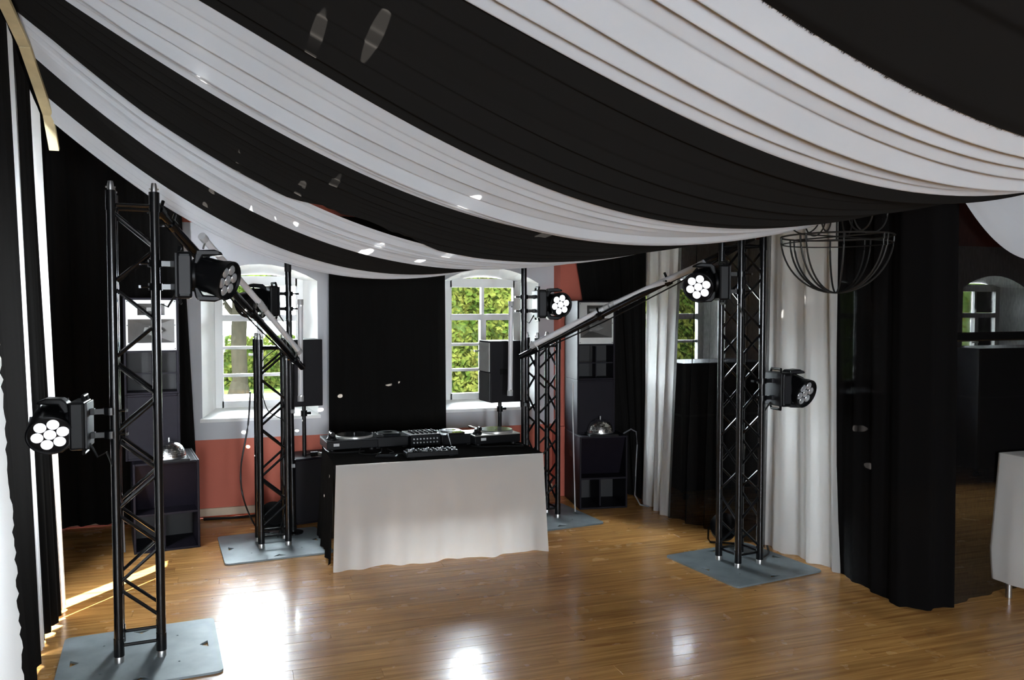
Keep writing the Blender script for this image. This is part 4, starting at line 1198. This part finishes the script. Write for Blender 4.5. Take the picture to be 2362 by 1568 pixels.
# ------------------------------------------------------------------ cloth-covered table at the right edge
rt = empty('side_table', (5.25, 3.86, 0), R(2), 'high table under a white cloth at the right edge', 'table')
MB().box((0, 0, 0.93), (0.98, 0.44, 0.03)).build('tabletop', M_TABLE, rt, bevel=0.004)
for sx in (-1, 1):
    for sy in (-1, 1):
        MB().cyl((sx * 0.45, sy * 0.19, 0), (sx * 0.45, sy * 0.19, 0.915), 0.020, n=10).build('leg', M_STEEL, rt, True)
MB().box((0, 0, 0.10), (0.9, 0.02, 0.03)).build('foot_rail', M_TRUSS, rt)
tc = MB()
x0, x1, y0, y1 = 4.73, 5.77, 3.61, 4.08
def wrap(u, v):
    # closed walk round the top edge
    P = [(x0, y0), (x1, y0), (x1, y1), (x0, y1), (x0, y0)]
    p = lerp_path(P, u)
    c = Vector(((x0 + x1) / 2, (y0 + y1) / 2))
    n = (p - c); n = Vector((n.x / 0.52, n.y / 0.235)).normalized()
    f = v ** 1.1 * 0.05 * (0.6 + 0.5 * math.sin(u * 60) + 0.3 * math.sin(u * 113 + 1)) * (1 - 0.55 * max(0, v - 0.75) * 4)
    p = p + n * f
    return Vector((p.x, p.y, 0.952 - (0.952 - 0.115) * v))
tc.grid(wrap, 160, 20)
tc.add([(x0, y0, 0.952), (x1, y0, 0.952), (x1, y1, 0.952), (x0, y1, 0.952)], [(0, 1, 2, 3)])
tag(tc.build('white_tablecloth', M_WHITE, None, 'all'), 'white tablecloth draped over the high table at the right edge', 'tablecloth')

# ------------------------------------------------------------------ outside
terrace = MB().box((6, 13.6, -0.43), (60, 10.4, 0.12)).build('terrace', mat('pale_paving', (0.62, 0.60, 0.55), 0.9, spec=0.0, noise=0.06, nscale=4))
tag(terrace, 'sunlit pale terrace just outside the windows', 'terrace', kind='structure')
lawn = MB().box((8, 44.9, -0.45), (120, 52, 0.1)).build('lawn', M_GRASS)
tag(lawn, 'sunlit lawn outside the windows', 'lawn', kind='structure')
path = MB().box((6, 22.3, -0.385), (90, 0.9, 0.04)).build('garden_path', M_PATH)
tag(path, 'pale path across the lawn beyond the left window', 'path', kind='structure')
def leaves(m, n, fn, size, q):
    for _ in range(n):
        c, nr = fn()
        a = Vector((q.uniform(-1, 1), q.uniform(-1, 1), q.uniform(-1, 1)))
        x = (nr + a * 0.9).normalized()
        t = x.cross(Vector((q.uniform(-1, 1), q.uniform(-1, 1), q.uniform(-1, 1)))).normalized()
        b = x.cross(t)
        s = size * q.uniform(0.6, 1.3)
        m.add([c - t * s, c + b * s * 0.55, c + t * s, c - b * s * 0.55], [(0, 1, 2, 3)])
q = random.Random(77)
hg = empty('tall_hedge', (9.2, 13.0, -0.4), 0, 'tall green hedge close outside the right window', 'hedge')
MB().box((0, 0.5, 1.45), (14.0, 0.7, 2.9)).build('branches', M_HCORE, hg)
m = MB()
def hf():
    x, z = q.uniform(-7, 7), q.uniform(0.1, 3.1)
    if q.random() < 0.75: x = q.uniform(-7, -0.5)
    return Vector((x, 0.05 + 0.12 * math.sin(5 * x + 2.3 * z) + q.uniform(-0.12, 0.10), z)), Vector((0, -1, 0.4))
leaves(m, 22000, hf, 0.060, q)
o = m.build('foliage', M_HEDGE, hg); tag(o, kind='stuff')
hl = empty('low_hedge', (-1.5, 24.6, -0.4), 0, 'low trimmed hedge behind the tree beyond the left window', 'hedge')
MB().box((0, 0.3, 0.55), (15, 0.7, 1.1)).build('branches', M_HCORE, hl)
m = MB()
def hf2():
    x, z = q.uniform(-7.5, 7.5), q.uniform(0.05, 1.5)
    return Vector((x, -0.1 + q.uniform(-0.2, 0.15), z)), Vector((0, -1, 0.5))
leaves(m, 7000, hf2, 0.10, q)
o = m.build('foliage', M_HEDGE, hl); tag(o, kind='stuff')
def tree(x, y, rt_, h, label, crown, ncrown, lsize):
    t = empty('garden_tree', (x, y, -0.4), 0, label, 'tree', 'trees outside the windows')
    MB().tube([(0, 0, 0), (0.03, 0, 0.3), (0.0, 0, h * 0.5), (0.05, 0, h), (0.0, 0, h * 1.5)], rt_, 14).cyl((0, 0, 0), (0, 0, 0.35), rt_ * 1.5, rt_, n=14).build('trunk', M_BARK, t, True)
    for i, (dx, dy, dz) in enumerate(((-1.4, 0.3, 1.6), (1.5, -0.2, 1.4), (0.5, -1.2, 1.8), (-0.7, -0.9, 1.2))):
        MB().tube([(0, 0, h * (0.75 + 0.05 * i)), (dx * 0.5, dy * 0.5, h * (0.75 + 0.05 * i) + dz * 0.6), (dx, dy, h + dz)], rt_ * 0.38, 8).build('limb', M_BARK, t, True)
    m = MB()
    def tf():
        c = q.choice(crown)
        v = Vector((q.gauss(0, 1), q.gauss(0, 1), q.gauss(0, 1))).normalized() * q.uniform(0.55, 1.0)
        return Vector((c[0] + v.x * c[3], c[1] + v.y * c[3], c[2] + v.z * c[3] * 0.8)), v
    leaves(m, ncrown, tf, lsize, q)
    o = m.build('foliage', M_LEAF2, t); tag(o, kind='stuff')
tree(0.05, 23.2, 0.20, 2.6, 'tree with thick trunk on the lawn beyond the left window', [(-0.9, -0.6, 3.6, 1.0), (1.2, 0, 3.9, 1.2), (0.1, -0.4, 4.9, 1.7), (2.4, 0.3, 3.9, 1.0), (0.4, -1.0, 2.9, 0.5)], 9000, 0.10)

# ------------------------------------------------------------------ sun flecks imitated by spot lamps at the two mirror balls
# (each added spot stands in for the beam off a sunlit tile; target point, fleck width, irradiance)
BL, BR_ = Vector((-0.515, 7.00, 0.80)), Vector((3.29, 7.17, 0.80))
FLECKS = [
 (BL, [(0.599, 3.668, 3.107, 0.050), (0.339, 3.942, 3.074, 0.034), (0.536, 4.735, 2.606, 0.042), (0.032, 4.951, 2.728, 0.030), (-0.135, 5.446, 2.615, 0.022),
       (-0.181, 5.671, 2.557, 0.022), (0.352, 4.952, 2.571, 0.024), (1.748, 4.569, 2.335, 0.034)], 60),
 (BL, [(-0.138, 4.426, 3.113, 0.050), (0.105, 5.395, 2.509, 0.032), (0.356, 5.365, 2.42, 0.022), (1.21, 4.387, 2.475, 0.058), (0.81, 5.417, 2.268, 0.070),
       (0.867, 5.216, 2.302, 0.030), (1.289, 5.122, 2.237, 0.030), (1.162, 5.384, 2.213, 0.030), (0.251, 5.355, 2.467, 0.022),
       (0.018, 7.88, 0.833, 0.033), (-0.088, 7.88, 0.775, 0.021), (0.051, 7.88, 0.764, 0.034), (-0.045, 7.88, 0.65, 0.029), (0.087, 7.88, 0.63, 0.034),
       (0.523, 7.88, 0.757, 0.025), (0.738, 7.88, 0.944, 0.036)], 22),
 (BL, [(0.939, 7.792, 1.775, 0.036), (1.608, 7.795, 1.655, 0.030), (1.406, 7.793, 1.566, 0.036), (0.929, 7.797, 1.446, 0.036), (1.378, 7.788, 1.174, 0.034),
       (0.915, 7.802, 1.076, 0.036), (1.168, 7.793, 0.962, 0.036), (0.655, 6.848, 0.637, 0.022), (0.649, 6.865, 0.502, 0.022), (0.654, 6.311, 0.627, 0.02), (0.638, 6.592, 0.42, 0.021)], 170),
 (BR_, [(4.061, 5.231, 1.943, 0.065), (4.05, 5.378, 0.76, 0.030)], 16),
 (BR_, [(4.053, 4.616, 1.068, 0.042), (4.054, 4.481, 0.83, 0.038)], 60),
]
for src, pts, irr in FLECKS:
    for x, y, z, w in pts:
        tgt = Vector((x, y, z)); d = (tgt - src); L_ = d.length; u = d / L_
        p = src + u * 0.14
        ld = bpy.data.lights.new('mirror_ball_fleck', 'SPOT')
        D = (tgt - p).length
        ld.spot_size = max(R(1.0), 2 * math.atan(w / 2 / D))
        ld.spot_blend = 0.25
        ld.shadow_soft_size = 0.001
        ld.energy = 4 * PI * D * D * irr
        ld.color = (1.0, 0.97, 0.90)
        o = bpy.data.objects.new('mirror_ball_fleck', ld)
        COL.objects.link(o)
        o.location = p
        o.rotation_euler = (-u).to_track_quat('Z', 'Y').to_euler()
